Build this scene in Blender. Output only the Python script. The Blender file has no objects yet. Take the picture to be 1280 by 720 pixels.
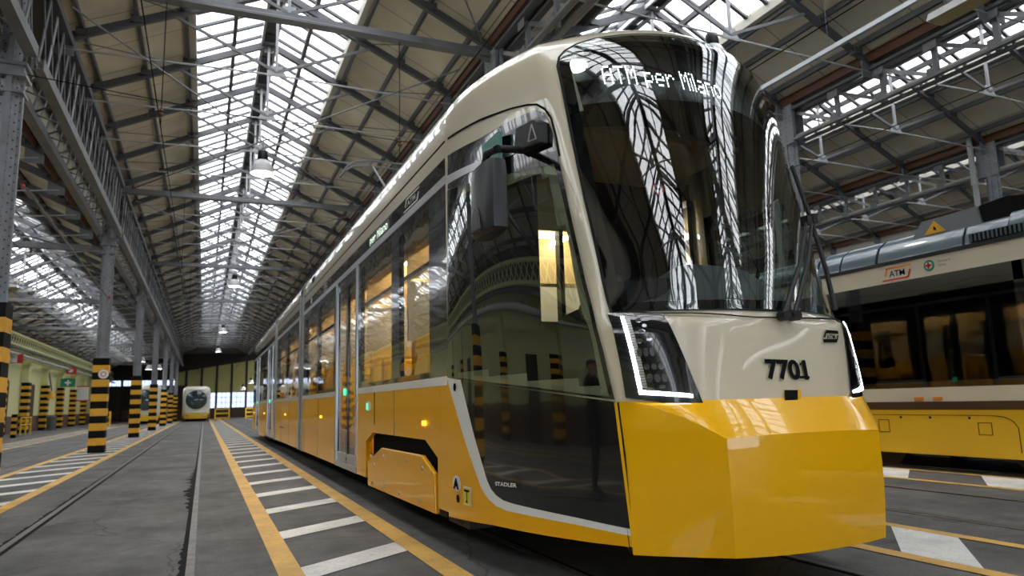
import bpy, bmesh, math, random
import numpy as np
from mathutils import Vector, Matrix
R = math.radians
SC = bpy.context.scene
COL = SC.collection
random.seed(7)

# ------------------------------------------------------------------ camera
CAMH = 1.1
YAW, PIT, ROLL, FPX = R(23.35), R(8.99), R(-1.61), 890.0
_c, _s = math.cos(YAW), math.sin(YAW)
_f = np.array([_s, _c, 0.]); _r = np.array([_c, -_s, 0.]); _u = np.array([0, 0, 1.])
_f2 = _f*math.cos(PIT) + _u*math.sin(PIT); _u2 = _u*math.cos(PIT) - _f*math.sin(PIT)
_r3 = _r*math.cos(ROLL) + _u2*math.sin(ROLL); _u3 = _u2*math.cos(ROLL) - _r*math.sin(ROLL)
cam_d = bpy.data.cameras.new('camera'); cam = bpy.data.objects.new('camera', cam_d); COL.objects.link(cam)
cam.matrix_world = Matrix(((_r3[0], _u3[0], -_f2[0], 0), (_r3[1], _u3[1], -_f2[1], 0), (_r3[2], _u3[2], -_f2[2], CAMH), (0, 0, 0, 1)))
cam_d.sensor_width = 36.0; cam_d.lens = 36.0*FPX/1280.0
cam_d.clip_end = 400; cam_d.clip_start = .05
cam_d.dof.use_dof = True; cam_d.dof.focus_distance = 4.6; cam_d.dof.aperture_fstop = 2.5
SC.camera = cam
CO = np.array([0, 0, CAMH])
def ray(px, py):
    return _r3*((px-640)/FPX) - _u3*((py-360)/FPX) + _f2

# ------------------------------------------------------------------ materials
MATS = {}
def mat(name, col, rough=.5, metal=0., coat=0., emis=None, estr=0., spec=.5, noise=None):
    m = bpy.data.materials.new(name); m.use_nodes = True
    nt = m.node_tree; b = nt.nodes['Principled BSDF']
    b.inputs['Base Color'].default_value = (*col, 1); b.inputs['Roughness'].default_value = rough
    b.inputs['Metallic'].default_value = metal; b.inputs['Coat Weight'].default_value = coat
    b.inputs['Coat Roughness'].default_value = .03
    b.inputs['Specular IOR Level'].default_value = spec
    if emis:
        b.inputs['Emission Color'].default_value = (*emis, 1); b.inputs['Emission Strength'].default_value = estr
    if noise:                                    # (scale, amount, second colour)
        sc, am, c2 = noise
        tc = nt.nodes.new('ShaderNodeTexCoord'); n = nt.nodes.new('ShaderNodeTexNoise')
        n.inputs['Scale'].default_value = sc; n.inputs['Detail'].default_value = 6
        nt.links.new(tc.outputs['Object'], n.inputs['Vector'])
        rp = nt.nodes.new('ShaderNodeMapRange'); rp.inputs[1].default_value = .35; rp.inputs[2].default_value = .7
        rp.inputs[4].default_value = am
        nt.links.new(n.outputs['Fac'], rp.inputs[0])
        mx = nt.nodes.new('ShaderNodeMix'); mx.data_type = 'RGBA'
        mx.inputs[6].default_value = (*col, 1); mx.inputs[7].default_value = (*c2, 1)
        nt.links.new(rp.outputs[0], mx.inputs[0]); nt.links.new(mx.outputs[2], b.inputs['Base Color'])
    MATS[name] = m
    return m
def wavy(nt, strength, scale):
    tc = nt.nodes.new('ShaderNodeTexCoord'); mp = nt.nodes.new('ShaderNodeMapping'); mp.inputs['Scale'].default_value = (1, .7, 2.2)
    n = nt.nodes.new('ShaderNodeTexNoise'); n.inputs['Scale'].default_value = scale; n.inputs['Detail'].default_value = 1
    nt.links.new(tc.outputs['Object'], mp.inputs[0]); nt.links.new(mp.outputs[0], n.inputs[0])
    b = nt.nodes.new('ShaderNodeBump'); b.inputs['Strength'].default_value = strength; b.inputs['Distance'].default_value = .02
    nt.links.new(n.outputs['Fac'], b.inputs['Height']); return b.outputs[0]
def glass(name, tint, boost=.04, ior=1.5, rough=0.0, wave=0):
    m = bpy.data.materials.new(name); m.use_nodes = True
    nt = m.node_tree; nt.nodes.clear()
    o = nt.nodes.new('ShaderNodeOutputMaterial'); t = nt.nodes.new('ShaderNodeBsdfTransparent')
    t.inputs[0].default_value = (*tint, 1)
    g = nt.nodes.new('ShaderNodeBsdfGlossy'); g.inputs['Roughness'].default_value = rough
    g.inputs[0].default_value = (1, 1, 1, 1)
    fr = nt.nodes.new('ShaderNodeFresnel')
    ge = nt.nodes.new('ShaderNodeNewGeometry'); iv = nt.nodes.new('ShaderNodeMapRange')      # same reflectance from either side of the pane
    iv.inputs[3].default_value = ior; iv.inputs[4].default_value = 1/ior
    nt.links.new(ge.outputs['Backfacing'], iv.inputs[0]); nt.links.new(iv.outputs[0], fr.inputs[0])
    ad = nt.nodes.new('ShaderNodeMath'); ad.operation = 'ADD'; ad.inputs[1].default_value = boost; ad.use_clamp = True
    nt.links.new(fr.outputs[0], ad.inputs[0])
    mx = nt.nodes.new('ShaderNodeMixShader')
    nt.links.new(ad.outputs[0], mx.inputs[0]); nt.links.new(t.outputs[0], mx.inputs[1]); nt.links.new(g.outputs[0], mx.inputs[2])
    nt.links.new(mx.outputs[0], o.inputs[0])
    if wave: nt.links.new(wavy(nt, wave, 1.6), g.inputs['Normal'])
    MATS[name] = m
    return m
YELLOW = (.95, .46, .002)
mat('tram_yellow', YELLOW, .32, coat=.38, spec=.15)
mat('bumper_yellow', (.97, .50, .002), .28, coat=.8, spec=.25)
mat('tram_cream', (.72, .65, .49), .3, coat=1.0)
mat('tram_white', (.90, .90, .89), .35, coat=.6)
mat('gloss_black', (.006, .007, .008), .12, coat=1.0)
mat('satin_black', (.012, .012, .013), .4)
mat('matt_black', (.007, .007, .0075), .8, spec=.1)
mat('silver', (.55, .56, .57), .28, metal=.9)
mat('rail_steel', (.22, .21, .20), .45, metal=.5, noise=(8, .8, (.09, .065, .05)))
mat('chrome', (.8, .8, .8), .08, metal=1)
mat('light_grey', (.42, .43, .43), .45)
mat('rubber', (.012, .012, .013), .6, spec=.2)
mat('iron', (.055, .05, .047), .6, metal=.4, noise=(6, .8, (.09, .055, .035)))
mat('steel_grey', (.19, .198, .212), .5, noise=(3, .6, (.11, .11, .112)))
mat('steel_dark', (.085, .088, .094), .55)
mat('steel_pale', (.40, .41, .42), .5)
mat('column_grey', (.26, .275, .31), .5, noise=(5, .7, (.17, .165, .165)))
mat('rivet', (.06, .06, .066), .5)
mat('galvanised', (.42, .44, .46), .4, metal=.5)
mat('gutter_brown', (.125, .048, .018), .6, noise=(4, .7, (.08, .03, .014)))
mat('stripe_yellow', (.80, .42, .02), .55, noise=(5, .5, (.5, .26, .03)))
mat('stripe_black', (.006, .006, .006), .6, spec=.12)
mat('safety_yellow', (.80, .50, .02), .5)
mat('sign_yellow', (.85, .68, .05), .5)
mat('wall_green', (.70, .70, .36), .8, noise=(1.5, .5, (.6, .6, .3)))
mat('wall_brown', (.13, .075, .055), .8, noise=(2, .5, (.09, .05, .04)))
mat('wall_dark', (.06, .05, .042), .85)
mat('panel_olive', (.72, .68, .26), .7, noise=(1, .5, (.62, .57, .2)))
mat('mirror_grey', (.022, .023, .026), .35)
mat('dash_grey', (.13, .14, .145), .6)
mat('red', (.6, .03, .02), .5)
mat('orange', (.8, .22, .02), .5)
mat('sign_green', (.0, .22, .13), .5)
mat('sign_white', (.8, .8, .78), .5)
mat('brown_stripe', (.05, .022, .015), .4, coat=.5)
mat('old_cream', (.60, .56, .44), .4, coat=.5, noise=(3, .3, (.5, .46, .36)))
mat('old_yellow', (.74, .44, .012), .4, coat=.4, noise=(2, .4, (.62, .36, .01)))
mat('pod_blue', (.075, .115, .14), .34, coat=.5, noise=(3, .5, (.05, .08, .10)))
mat('pod_grey', (.17, .19, .205), .45)
mat('far_white', (.66, .65, .58), .4, coat=.4)
mat('interior_wood', (.58, .42, .20), .55)
mat('interior_pale', (.5, .48, .42), .6)
mat('interior_floor', (.06, .06, .065), .7)
mat('seat_yellow', (.7, .42, .03), .5)
mat('teal_panel', (.12, .3, .27), .5)
mat('skin', (.45, .26, .18), .6)
mat('dark_cloth', (.012, .013, .016), .9)
mat('hair', (.02, .015, .012), .7)
mat('lens_clear', (.3, .32, .35), .05, metal=.8)
mat('amber', (.9, .35, .02), .3, emis=(1, .45, .03), estr=1.3)
mat('amber_dull', (.6, .2, .02), .35)
mat('led_white', (1, 1, 1), .4, emis=(.93, .97, 1), estr=14)
mat('led_text', (1, 1, 1), .4, emis=(.9, .93, 1), estr=3.2)
mat('led_green', (.6, .8, .6), .4, emis=(.62, .8, .62), estr=1.6)
mat('lamp_light', (1, 1, 1), .4, emis=(1, .97, .9), estr=22)
mat('strip_light', (1, 1, 1), .4, emis=(1, .93, .80), estr=26)
mat('button_green', (.05, .5, .25), .3, emis=(.05, .6, .3), estr=.8)
MATS['gloss_black'].node_tree.links.new(wavy(MATS['gloss_black'].node_tree, .12, 2.0), MATS['gloss_black'].node_tree.nodes['Principled BSDF'].inputs['Coat Normal'])
mat('enamel', (.5, .5, .49), .35)
glass('windscreen_glass', (.60, .66, .65), .07, 1.55)
glass('cab_glass', (.50, .57, .52), .07, 1.5)
glass('window_glass', (.76, .76, .71), .02, 1.33, wave=.14)
glass('far_glass', (.3, .42, .44), .10, 1.5)
glass('old_glass', (.20, .24, .23), .01, 1.32)
glass('fill_gate_glass', (.85, .88, .92), .0, 1.45)  # clear panes of the gates added behind the camera
glass('hall_glass', (.42, .45, .52), .0, 1.45)

def skylight_mat():
    m = bpy.data.materials.new('skylight_glass'); m.use_nodes = True
    nt = m.node_tree; nt.nodes.clear()
    o = nt.nodes.new('ShaderNodeOutputMaterial'); t = nt.nodes.new('ShaderNodeBsdfTransparent')
    tr = nt.nodes.new('ShaderNodeBsdfTranslucent'); tr.inputs[0].default_value = (.8, .82, .84, 1)
    tc = nt.nodes.new('ShaderNodeTexCoord'); n = nt.nodes.new('ShaderNodeTexNoise'); n.inputs['Scale'].default_value = .9
    n.inputs['Detail'].default_value = 5
    nt.links.new(tc.outputs['Object'], n.inputs[0])
    cr = nt.nodes.new('ShaderNodeMapRange'); cr.inputs[1].default_value = .4; cr.inputs[2].default_value = .75
    cr.inputs[3].default_value = .95; cr.inputs[4].default_value = .80
    nt.links.new(n.outputs['Fac'], cr.inputs[0])
    nt.links.new(cr.outputs[0], t.inputs[0])
    mx = nt.nodes.new('ShaderNodeMixShader'); mx.inputs[0].default_value = .2
    nt.links.new(t.outputs[0], mx.inputs[1]); nt.links.new(tr.outputs[0], mx.inputs[2]); nt.links.new(mx.outputs[0], o.inputs[0])
    MATS['skylight_glass'] = m
skylight_mat()

def roof_mat():
    """beige lining boards: butt joints along and across the slope, faint water stains"""
    m = bpy.data.materials.new('roof_boards'); m.use_nodes = True
    nt = m.node_tree; b = nt.nodes['Principled BSDF']; b.inputs['Roughness'].default_value = .85
    tc = nt.nodes.new('ShaderNodeTexCoord'); mp = nt.nodes.new('ShaderNodeMapping')
    mp.inputs['Rotation'].default_value = (0, 0, R(90))
    nt.links.new(tc.outputs['Object'], mp.inputs[0])
    br = nt.nodes.new('ShaderNodeTexBrick')
    for i, v in (('Scale', 1), ('Mortar Size', .012), ('Brick Width', 1.15), ('Row Height', 2.3), ('Bias', 0)):
        br.inputs[i].default_value = v
    br.offset = 0
    br.inputs['Color1'].default_value = (.76, .71, .58, 1); br.inputs['Color2'].default_value = (.69, .64, .52, 1)
    br.inputs['Mortar'].default_value = (.28, .25, .20, 1)
    nt.links.new(mp.outputs[0], br.inputs[0])
    n = nt.nodes.new('ShaderNodeTexNoise'); n.inputs['Scale'].default_value = .8; n.inputs['Detail'].default_value = 8
    nt.links.new(tc.outputs['Object'], n.inputs[0])
    rp = nt.nodes.new('ShaderNodeMapRange'); rp.inputs[1].default_value = .3; rp.inputs[2].default_value = .75
    rp.inputs[3].default_value = 1.1; rp.inputs[4].default_value = .72
    nt.links.new(n.outputs['Fac'], rp.inputs[0])
    mx = nt.nodes.new('ShaderNodeMix'); mx.data_type = 'RGBA'; mx.blend_type = 'MULTIPLY'; mx.inputs[0].default_value = 1
    nt.links.new(br.outputs[0], mx.inputs[6]); nt.links.new(rp.outputs[0], mx.inputs[7]); nt.links.new(mx.outputs[2], b.inputs[0])
    MATS['roof_boards'] = m
roof_mat()

def floor_mat():
    m = bpy.data.materials.new('asphalt'); m.use_nodes = True
    nt = m.node_tree; b = nt.nodes['Principled BSDF']
    L = nt.links.new; N = nt.nodes.new
    tc = N('ShaderNodeTexCoord')
    def noise(sc, det, vec=None, rough=.55):
        n = N('ShaderNodeTexNoise'); n.inputs['Scale'].default_value = sc; n.inputs['Detail'].default_value = det
        n.inputs['Roughness'].default_value = rough
        L(vec or tc.outputs['Object'], n.inputs[0]); return n.outputs['Fac']
    def rng(v, a, b_, c, d):
        r = N('ShaderNodeMapRange'); r.inputs[1].default_value = a; r.inputs[2].default_value = b_
        r.inputs[3].default_value = c; r.inputs[4].default_value = d; L(v, r.inputs[0]); return r.outputs[0]
    def mul(a, b_):
        x = N('ShaderNodeMath'); x.operation = 'MULTIPLY'; L(a, x.inputs[0]); L(b_, x.inputs[1]); return x.outputs[0]
    mp = N('ShaderNodeMapping'); mp.inputs['Scale'].default_value = (2.2, .35, 1); L(tc.outputs['Object'], mp.inputs[0])
    big = rng(noise(.55, 5), .3, .7, .66, 1.22)
    mid = rng(noise(4, 8, None, .7), .3, .7, .7, 1.22)
    fine = rng(noise(70, 6, None, .75), .3, .7, .45, 1.55)
    streak = rng(noise(1.6, 6, mp.outputs[0]), .35, .75, 1.06, .7)
    v = N('ShaderNodeTexVoronoi'); v.feature = 'DISTANCE_TO_EDGE'; v.inputs['Scale'].default_value = .55
    wob = N('ShaderNodeTexNoise'); wob.inputs['Scale'].default_value = 2.5; wob.inputs['Detail'].default_value = 6
    L(tc.outputs['Object'], wob.inputs[0])
    ad = N('ShaderNodeMix'); ad.data_type = 'VECTOR'; ad.inputs[0].default_value = .22
    L(tc.outputs['Object'], ad.inputs[4]); L(wob.outputs['Color'], ad.inputs[5]); L(ad.outputs[1], v.inputs['Vector'])
    crack = rng(v.outputs['Distance'], .0, .006, .45, 1)
    tot = mul(mul(mul(big, mid), mul(fine, streak)), crack)
    mx = N('ShaderNodeMix'); mx.data_type = 'RGBA'; mx.blend_type = 'MULTIPLY'; mx.inputs[0].default_value = 1
    mx.inputs[6].default_value = (.135, .131, .126, 1); L(tot, mx.inputs[7]); L(mx.outputs[2], b.inputs[0])
    L(rng(noise(1.2, 6), .3, .7, .5, .8), b.inputs['Roughness'])
    b.inputs['Specular IOR Level'].default_value = .22
    bp = N('ShaderNodeBump'); bp.inputs['Strength'].default_value = .25; bp.inputs['Distance'].default_value = .01
    L(tot, bp.inputs['Height']); L(bp.outputs[0], b.inputs['Normal'])
    MATS['asphalt'] = m
floor_mat()

def paint_mat(name, col, wear):
    m = bpy.data.materials.new(name); m.use_nodes = True
    nt = m.node_tree; b = nt.nodes['Principled BSDF']; L = nt.links.new; N = nt.nodes.new
    tc = N('ShaderNodeTexCoord')
    n = N('ShaderNodeTexNoise'); n.inputs['Scale'].default_value = 9; n.inputs['Detail'].default_value = 10; n.inputs['Roughness'].default_value = .7
    L(tc.outputs['Object'], n.inputs[0])
    v = N('ShaderNodeTexVoronoi'); v.feature = 'DISTANCE_TO_EDGE'; v.inputs['Scale'].default_value = 9
    ad = N('ShaderNodeMix'); ad.data_type = 'VECTOR'; ad.inputs[0].default_value = .15
    L(tc.outputs['Object'], ad.inputs[4]); L(n.outputs['Color'], ad.inputs[5]); L(ad.outputs[1], v.inputs['Vector'])
    r1 = N('ShaderNodeMapRange'); r1.inputs[1].default_value = wear; r1.inputs[2].default_value = wear+.12; L(n.outputs['Fac'], r1.inputs[0])
    r2 = N('ShaderNodeMapRange'); r2.inputs[1].default_value = .0; r2.inputs[2].default_value = .02; r2.inputs[3].default_value = .55; r2.inputs[4].default_value = 0; L(v.outputs['Distance'], r2.inputs[0])
    mxm = N('ShaderNodeMath'); mxm.operation = 'MAXIMUM'; L(r1.outputs[0], mxm.inputs[0]); L(r2.outputs[0], mxm.inputs[1])
    n2 = N('ShaderNodeTexNoise'); n2.inputs['Scale'].default_value = 2.2; n2.inputs['Detail'].default_value = 6; L(tc.outputs['Object'], n2.inputs[0])
    dm = N('ShaderNodeMapRange'); dm.inputs[1].default_value = .3; dm.inputs[2].default_value = .75; dm.inputs[3].default_value = 1; dm.inputs[4].default_value = .62; L(n2.outputs['Fac'], dm.inputs[0])
    dc = N('ShaderNodeMix'); dc.data_type = 'RGBA'; dc.blend_type = 'MULTIPLY'; dc.inputs[0].default_value = 1
    dc.inputs[6].default_value = (*col, 1); L(dm.outputs[0], dc.inputs[7])
    mx = N('ShaderNodeMix'); mx.data_type = 'RGBA'; L(mxm.outputs[0], mx.inputs[0])
    L(dc.outputs[2], mx.inputs[6]); mx.inputs[7].default_value = (.13, .125, .12, 1); L(mx.outputs[2], b.inputs[0])
    b.inputs['Roughness'].default_value = .6
    MATS[name] = m
paint_mat('paint_yellow', (.80, .47, .10), .60)
paint_mat('paint_white', (.86, .85, .80), .60)

# ------------------------------------------------------------------ mesh building
class MB:
    def __init__(self): self.v = []; self.f = []; self.m = []; self.mats = []
    def mi(self, m):
        if m not in self.mats: self.mats.append(m)
        return self.mats.index(m)
    def add(self, vs, fs, m):
        o = len(self.v); self.v += [tuple(map(float, p)) for p in vs]; k = self.mi(m)
        for f in fs: self.f.append([i+o for i in f]); self.m.append(k)
        return self
    def box(self, x0, x1, y0, y1, z0, z1, m):
        vs = [(x, y, z) for x in (x0, x1) for y in (y0, y1) for z in (z0, z1)]
        return self.add(vs, [(0, 1, 3, 2), (4, 6, 7, 5), (0, 4, 5, 1), (2, 3, 7, 6), (0, 2, 6, 4), (1, 5, 7, 3)], m)
    def bar(self, a, b, w, h, m, up=(0, 0, 1)):
        a = Vector(a); b = Vector(b); d = (b-a).normalized(); u = Vector(up)
        if abs(d.dot(u)) > .98: u = Vector((0, 1, 0))
        s = d.cross(u).normalized()*w/2; t = s.cross(d).normalized()*h/2
        vs = [p+q for p in (a, b) for q in (-s-t, s-t, s+t, -s+t)]
        return self.add(vs, [(3, 2, 1, 0), (4, 5, 6, 7), (0, 1, 5, 4), (1, 2, 6, 5), (2, 3, 7, 6), (3, 0, 4, 7)], m)
    def tube(self, pts, r, m, n=8, cap=True):
        pts = [Vector(p) for p in pts]; rs = r if isinstance(r, (list, tuple)) else [r]*len(pts)
        ref = None; vs = []; fs = []
        for i, p in enumerate(pts):
            d = (pts[min(i+1, len(pts)-1)]-pts[max(i-1, 0)]).normalized()
            if ref is None: ref = Vector((0, 0, 1)) if abs(d.z) < .9 else Vector((1, 0, 0))
            s = d.cross(ref).normalized(); t = s.cross(d).normalized(); ref = t
            for k in range(n):
                an = 2*math.pi*k/n; vs.append(p+(s*math.cos(an)+t*math.sin(an))*rs[i])
        for i in range(len(pts)-1):
            for k in range(n):
                fs.append((i*n+k, i*n+(k+1) % n, (i+1)*n+(k+1) % n, (i+1)*n+k))
        if cap: fs += [tuple(range(n))[::-1], tuple(range((len(pts)-1)*n, len(pts)*n))]
        return self.add(vs, fs, m)
    def lathe(self, c, prof, m, n=20, axis='z'):
        vs = []; fs = []
        for r_, h in prof:
            for k in range(n):
                a = 2*math.pi*k/n; x, y = r_*math.cos(a), r_*math.sin(a)
                p = (x, y, h) if axis == 'z' else ((h, x, y) if axis == 'x' else (x, h, y))
                vs.append((c[0]+p[0], c[1]+p[1], c[2]+p[2]))
        for i in range(len(prof)-1):
            for k in range(n): fs.append((i*n+k, i*n+(k+1) % n, (i+1)*n+(k+1) % n, (i+1)*n+k))
        fs += [tuple(range(n))[::-1], tuple(range((len(prof)-1)*n, len(prof)*n))]
        return self.add(vs, fs, m)
    def prism(self, poly, fn, a, b, m):
        """2D polygon extruded from a to b; fn(u, v, w) -> xyz"""
        n = len(poly); vs = [fn(u, v, a) for u, v in poly]+[fn(u, v, b) for u, v in poly]
        fs = [tuple(range(n))[::-1], tuple(range(n, 2*n))]+[(i, (i+1) % n, n+(i+1) % n, n+i) for i in range(n)]
        return self.add(vs, fs, m)
    def build(self, name, parent=None, smooth=None, bevel=None, solid=None):
        org = Vector((0, 0, 0)); p = parent
        while p is not None: org += p.location; p = p.parent
        me = bpy.data.meshes.new(name)
        me.from_pydata([(x-org.x, y-org.y, z-org.z) for x, y, z in self.v], [], self.f)
        for m in self.mats: me.materials.append(MATS[m])
        me.polygons.foreach_set('material_index', self.m); me.update()
        bm = bmesh.new(); bm.from_mesh(me); bmesh.ops.recalc_face_normals(bm, faces=bm.faces); bm.to_mesh(me); bm.free()
        if smooth is not None:
            me.shade_smooth(); me.set_sharp_from_angle(angle=R(smooth))
        o = bpy.data.objects.new(name, me); COL.objects.link(o)
        if parent is not None: o.parent = parent
        if solid:
            s = o.modifiers.new('solid', 'SOLIDIFY'); s.thickness = solid; s.offset = -1
        if bevel:
            s = o.modifiers.new('bevel', 'BEVEL'); s.width = bevel; s.segments = 3; s.limit_method = 'ANGLE'; s.angle_limit = R(35)
        return o
def tag(o, label=None, cat=None, group=None, kind=None):
    if label: o['label'] = label
    if cat: o['category'] = cat
    if group: o['group'] = group
    if kind: o['kind'] = kind
    return o
def thing(name, loc, label, cat, group=None):
    o = bpy.data.objects.new(name, None); COL.objects.link(o); o.location = loc
    return tag(o, label, cat, group)
def structure(o): o['kind'] = 'structure'; return o
def children(o): return [c for c in bpy.data.objects if c.parent is o]
def dup(root, loc, label=None, group=None, kids=None):
    r = root.copy(); COL.objects.link(r); r.location = loc
    if label: r['label'] = label
    if group: r['group'] = group
    for ch, subs in (kids if kids is not None else [(c, children(c)) for c in children(root)]):
        c = ch.copy(); COL.objects.link(c); c.parent = r
        for g in subs:
            d = g.copy(); COL.objects.link(d); d.parent = c
    return r
def tree(root): return [(c, children(c)) for c in children(root)]
ORD = ['first', 'second', 'third', 'fourth', 'fifth', 'sixth', 'seventh', 'eighth', 'ninth', 'tenth', 'eleventh', 'twelfth',
       'thirteenth', 'fourteenth', 'fifteenth', 'sixteenth', 'seventeenth', 'eighteenth', 'nineteenth', 'twentieth'] + \
      ['twenty-'+w for w in ('first', 'second', 'third', 'fourth', 'fifth', 'sixth', 'seventh', 'eighth', 'ninth')] + \
      ['thirtieth']+['thirty-'+w for w in ('first', 'second', 'third', 'fourth', 'fifth', 'sixth', 'seventh', 'eighth', 'ninth')] + ['fortieth']

def text2d(s, size=1.0, bold=0.0, font_w=1.0):
    """text as flat 2D verts and faces, left baseline at the origin"""
    cu = bpy.data.curves.new('t', 'FONT'); cu.body = s; cu.size = size; cu.offset = bold; cu.resolution_u = 4
    ob = bpy.data.objects.new('t', cu); COL.objects.link(ob)
    dg = bpy.context.evaluated_depsgraph_get(); dg.update()
    me = bpy.data.meshes.new_from_object(ob.evaluated_get(dg))
    v = [(p.co.x*font_w, p.co.y) for p in me.vertices]; f = [tuple(p.vertices) for p in me.polygons]
    bpy.data.objects.remove(ob); bpy.data.curves.remove(cu); bpy.data.meshes.remove(me)
    return v, f
# ------------------------------------------------------------------ the hall
Y0, Y1 = -34.4, 95.0
CY0, CSP, TSP = 11.6, 11.5, 2.3                     # first column row, column spacing, truss spacing
XCOL = [-2.7, 4.85, 11.95, 18.9]
ZE, ZR = 7.78, 9.6
SKH = 1.5                                            # half width of the glazed strip along the ridge
NBAY = ['left aisle', 'wide central nave', 'bay behind the yellow tram', 'bay beyond the older tram', 'farthest right bay']
BAYS = [dict(xl=-10.25, xr=-3.12, zl=6.0, zr=6.45, xm=-6.6, zm=8.1),
        dict(xl=-2.7, xr=4.85, zl=ZE, zr=ZE, xm=1.075, zm=ZR),
        dict(xl=4.85, xr=11.95, zl=ZE, zr=7.6, xm=8.4, zm=9.45),
        dict(xl=11.95, xr=18.9, zl=7.6, zr=7.6, xm=15.43, zm=9.35, skh=1.15),
        dict(xl=18.9, xr=25.9, zl=7.6, zr=7.6, xm=22.4, zm=9.35, skh=1.15)]
XR = 25.9
SKY1 = 77.5
structure(MB().box(-10.6, XR+.3, Y0-.3, Y1+.3, -.3, 0, 'asphalt').build('floor'))

def slope_z(b, x):
    if x <= b['xm']: return b['zl']+(b['zm']-b['zl'])*(x-b['xl'])/(b['xm']-b['xl'])
    return b['zr']+(b['zm']-b['zr'])*(b['xr']-x)/(b['xr']-b['xm'])
nwin = 0
for bi, b in enumerate(BAYS):
    for side in (0, 1):
        xe = b['xl'] if side == 0 else b['xr']
        skh = b.get('skh', SKH); xs = b['xm']-skh if side == 0 else b['xm']+skh
        sg = 1 if side == 0 else -1
        ze, zs = slope_z(b, xe), slope_z(b, xs); SKY1 = 77.5 if bi < 2 else Y1-2  # right bays' glazing lengthened out of view to light the end wall
        q = MB()
        q.prism([(xe, ze), (xs, zs), (xs, zs+.09), (xe, ze+.09)], lambda u, v, w: (u, w, v), Y0, Y1, 'roof_boards')
        xm, zm = b['xm'], b['zm']
        q.prism([(xs, zs), (xm, zm), (xm, zm+.09), (xs, zs+.09)], lambda u, v, w: (u, w, v), SKY1, Y1, 'roof_boards')
        structure(q.build('ceiling'))
        # purlins under the boards, and the deep beige edge beam beside the glass
        for off in (.45, 1.3):
            x = xe+sg*off; z = slope_z(b, x)
            structure(MB().box(x-.032, x+.032, Y0, Y1, z-.12, z-.005, 'steel_dark').build('beam'))
        x = xs-sg*.16; z = slope_z(b, x)
        structure(MB().box(x-.03, x+.03, Y0, Y1, z-.18, z-.005, 'steel_dark').build('beam'))
        structure(MB().box(min(xs, xs-sg*.14), max(xs, xs-sg*.14), Y0, Y1, zs-.16, zs-.005, 'interior_pale').build('beam'))
        # glazing
        nwin += 1
        w = structure(MB().prism([(xs, zs+.03), (xm, zm+.03), (xm, zm+.045), (xs, zs+.045)], lambda u, v, w: (u, w, v), Y0, SKY1, 'skylight_glass').build('window_%d' % nwin))
        g = MB(); y = Y0
        while y < SKY1:
            g.bar((xs, y, zs+.01), (xm-sg*.1, y, zm-.04), .075, .06, 'steel_dark'); y += TSP/4
        xq = (xs+xm)/2; zq = slope_z(b, xq)
        g.box(xq-.04, xq+.04, Y0, SKY1, zq-.13, zq-.01, 'steel_dark')
        g.build('glazing_bars', w)
        # brown gutter board at the foot of the slope
        structure(MB().box(xe+sg*.17-.02, xe+sg*.17+.02, Y0, Y1, ze-.13, ze+.07, 'gutter_brown').build('trim_%d' % nwin))
    if bi < 4:
        xg = b['xr']; zg = max(b['zr'], BAYS[bi+1]['zl'])
        structure(MB().box(xg-.12, xg+.12 if bi else -2.6, Y0, Y1, zg-.10, zg+.02, 'steel_dark').build('beam'))
    # (ridge)
    # ridge walkway beam: pale flanges with dark plates between
    r = MB(); xm, zm = b['xm'], b['zm']
    for s in (-1, 1): r.box(xm+s*.15-.025, xm+s*.15+.025, Y0, Y1, zm-.30, zm-.2, 'steel_pale')
    y = Y0
    while y < Y1:
        r.box(xm-.13, xm+.13, y+.12, y+TSP/4-.12, zm-.24, zm-.22, 'satin_black'); y += TSP/4
    r.box(xm-.16, xm+.16, Y0, Y1, zm-.16, zm-.02, 'steel_dark')
    structure(r.build('beam'))

structure(MB().box(-3.09, -3.05, Y0, Y1, 6.38, 7.86, 'roof_boards').box(-3.14, -2.6, Y0, Y1, 7.86, 7.92, 'steel_dark').build('wall_upper'))
# wind bracing rods under each board slope of the nave
for side in (0, 1):
    b = BAYS[1]; w = MB(); y = CY0-TSP*4
    xa, xb = (b['xl']+.2, b['xl']+2.0) if side == 0 else (b['xr']-.2, b['xr']-2.0)
    while y < 70:
        w.tube([(xa, y, slope_z(b, xa)-.2), (xb, y+TSP, slope_z(b, xb)-.2)], .012, 'steel_dark', 5)
        y += TSP
    structure(w.build('ceiling_bracing'))

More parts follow.
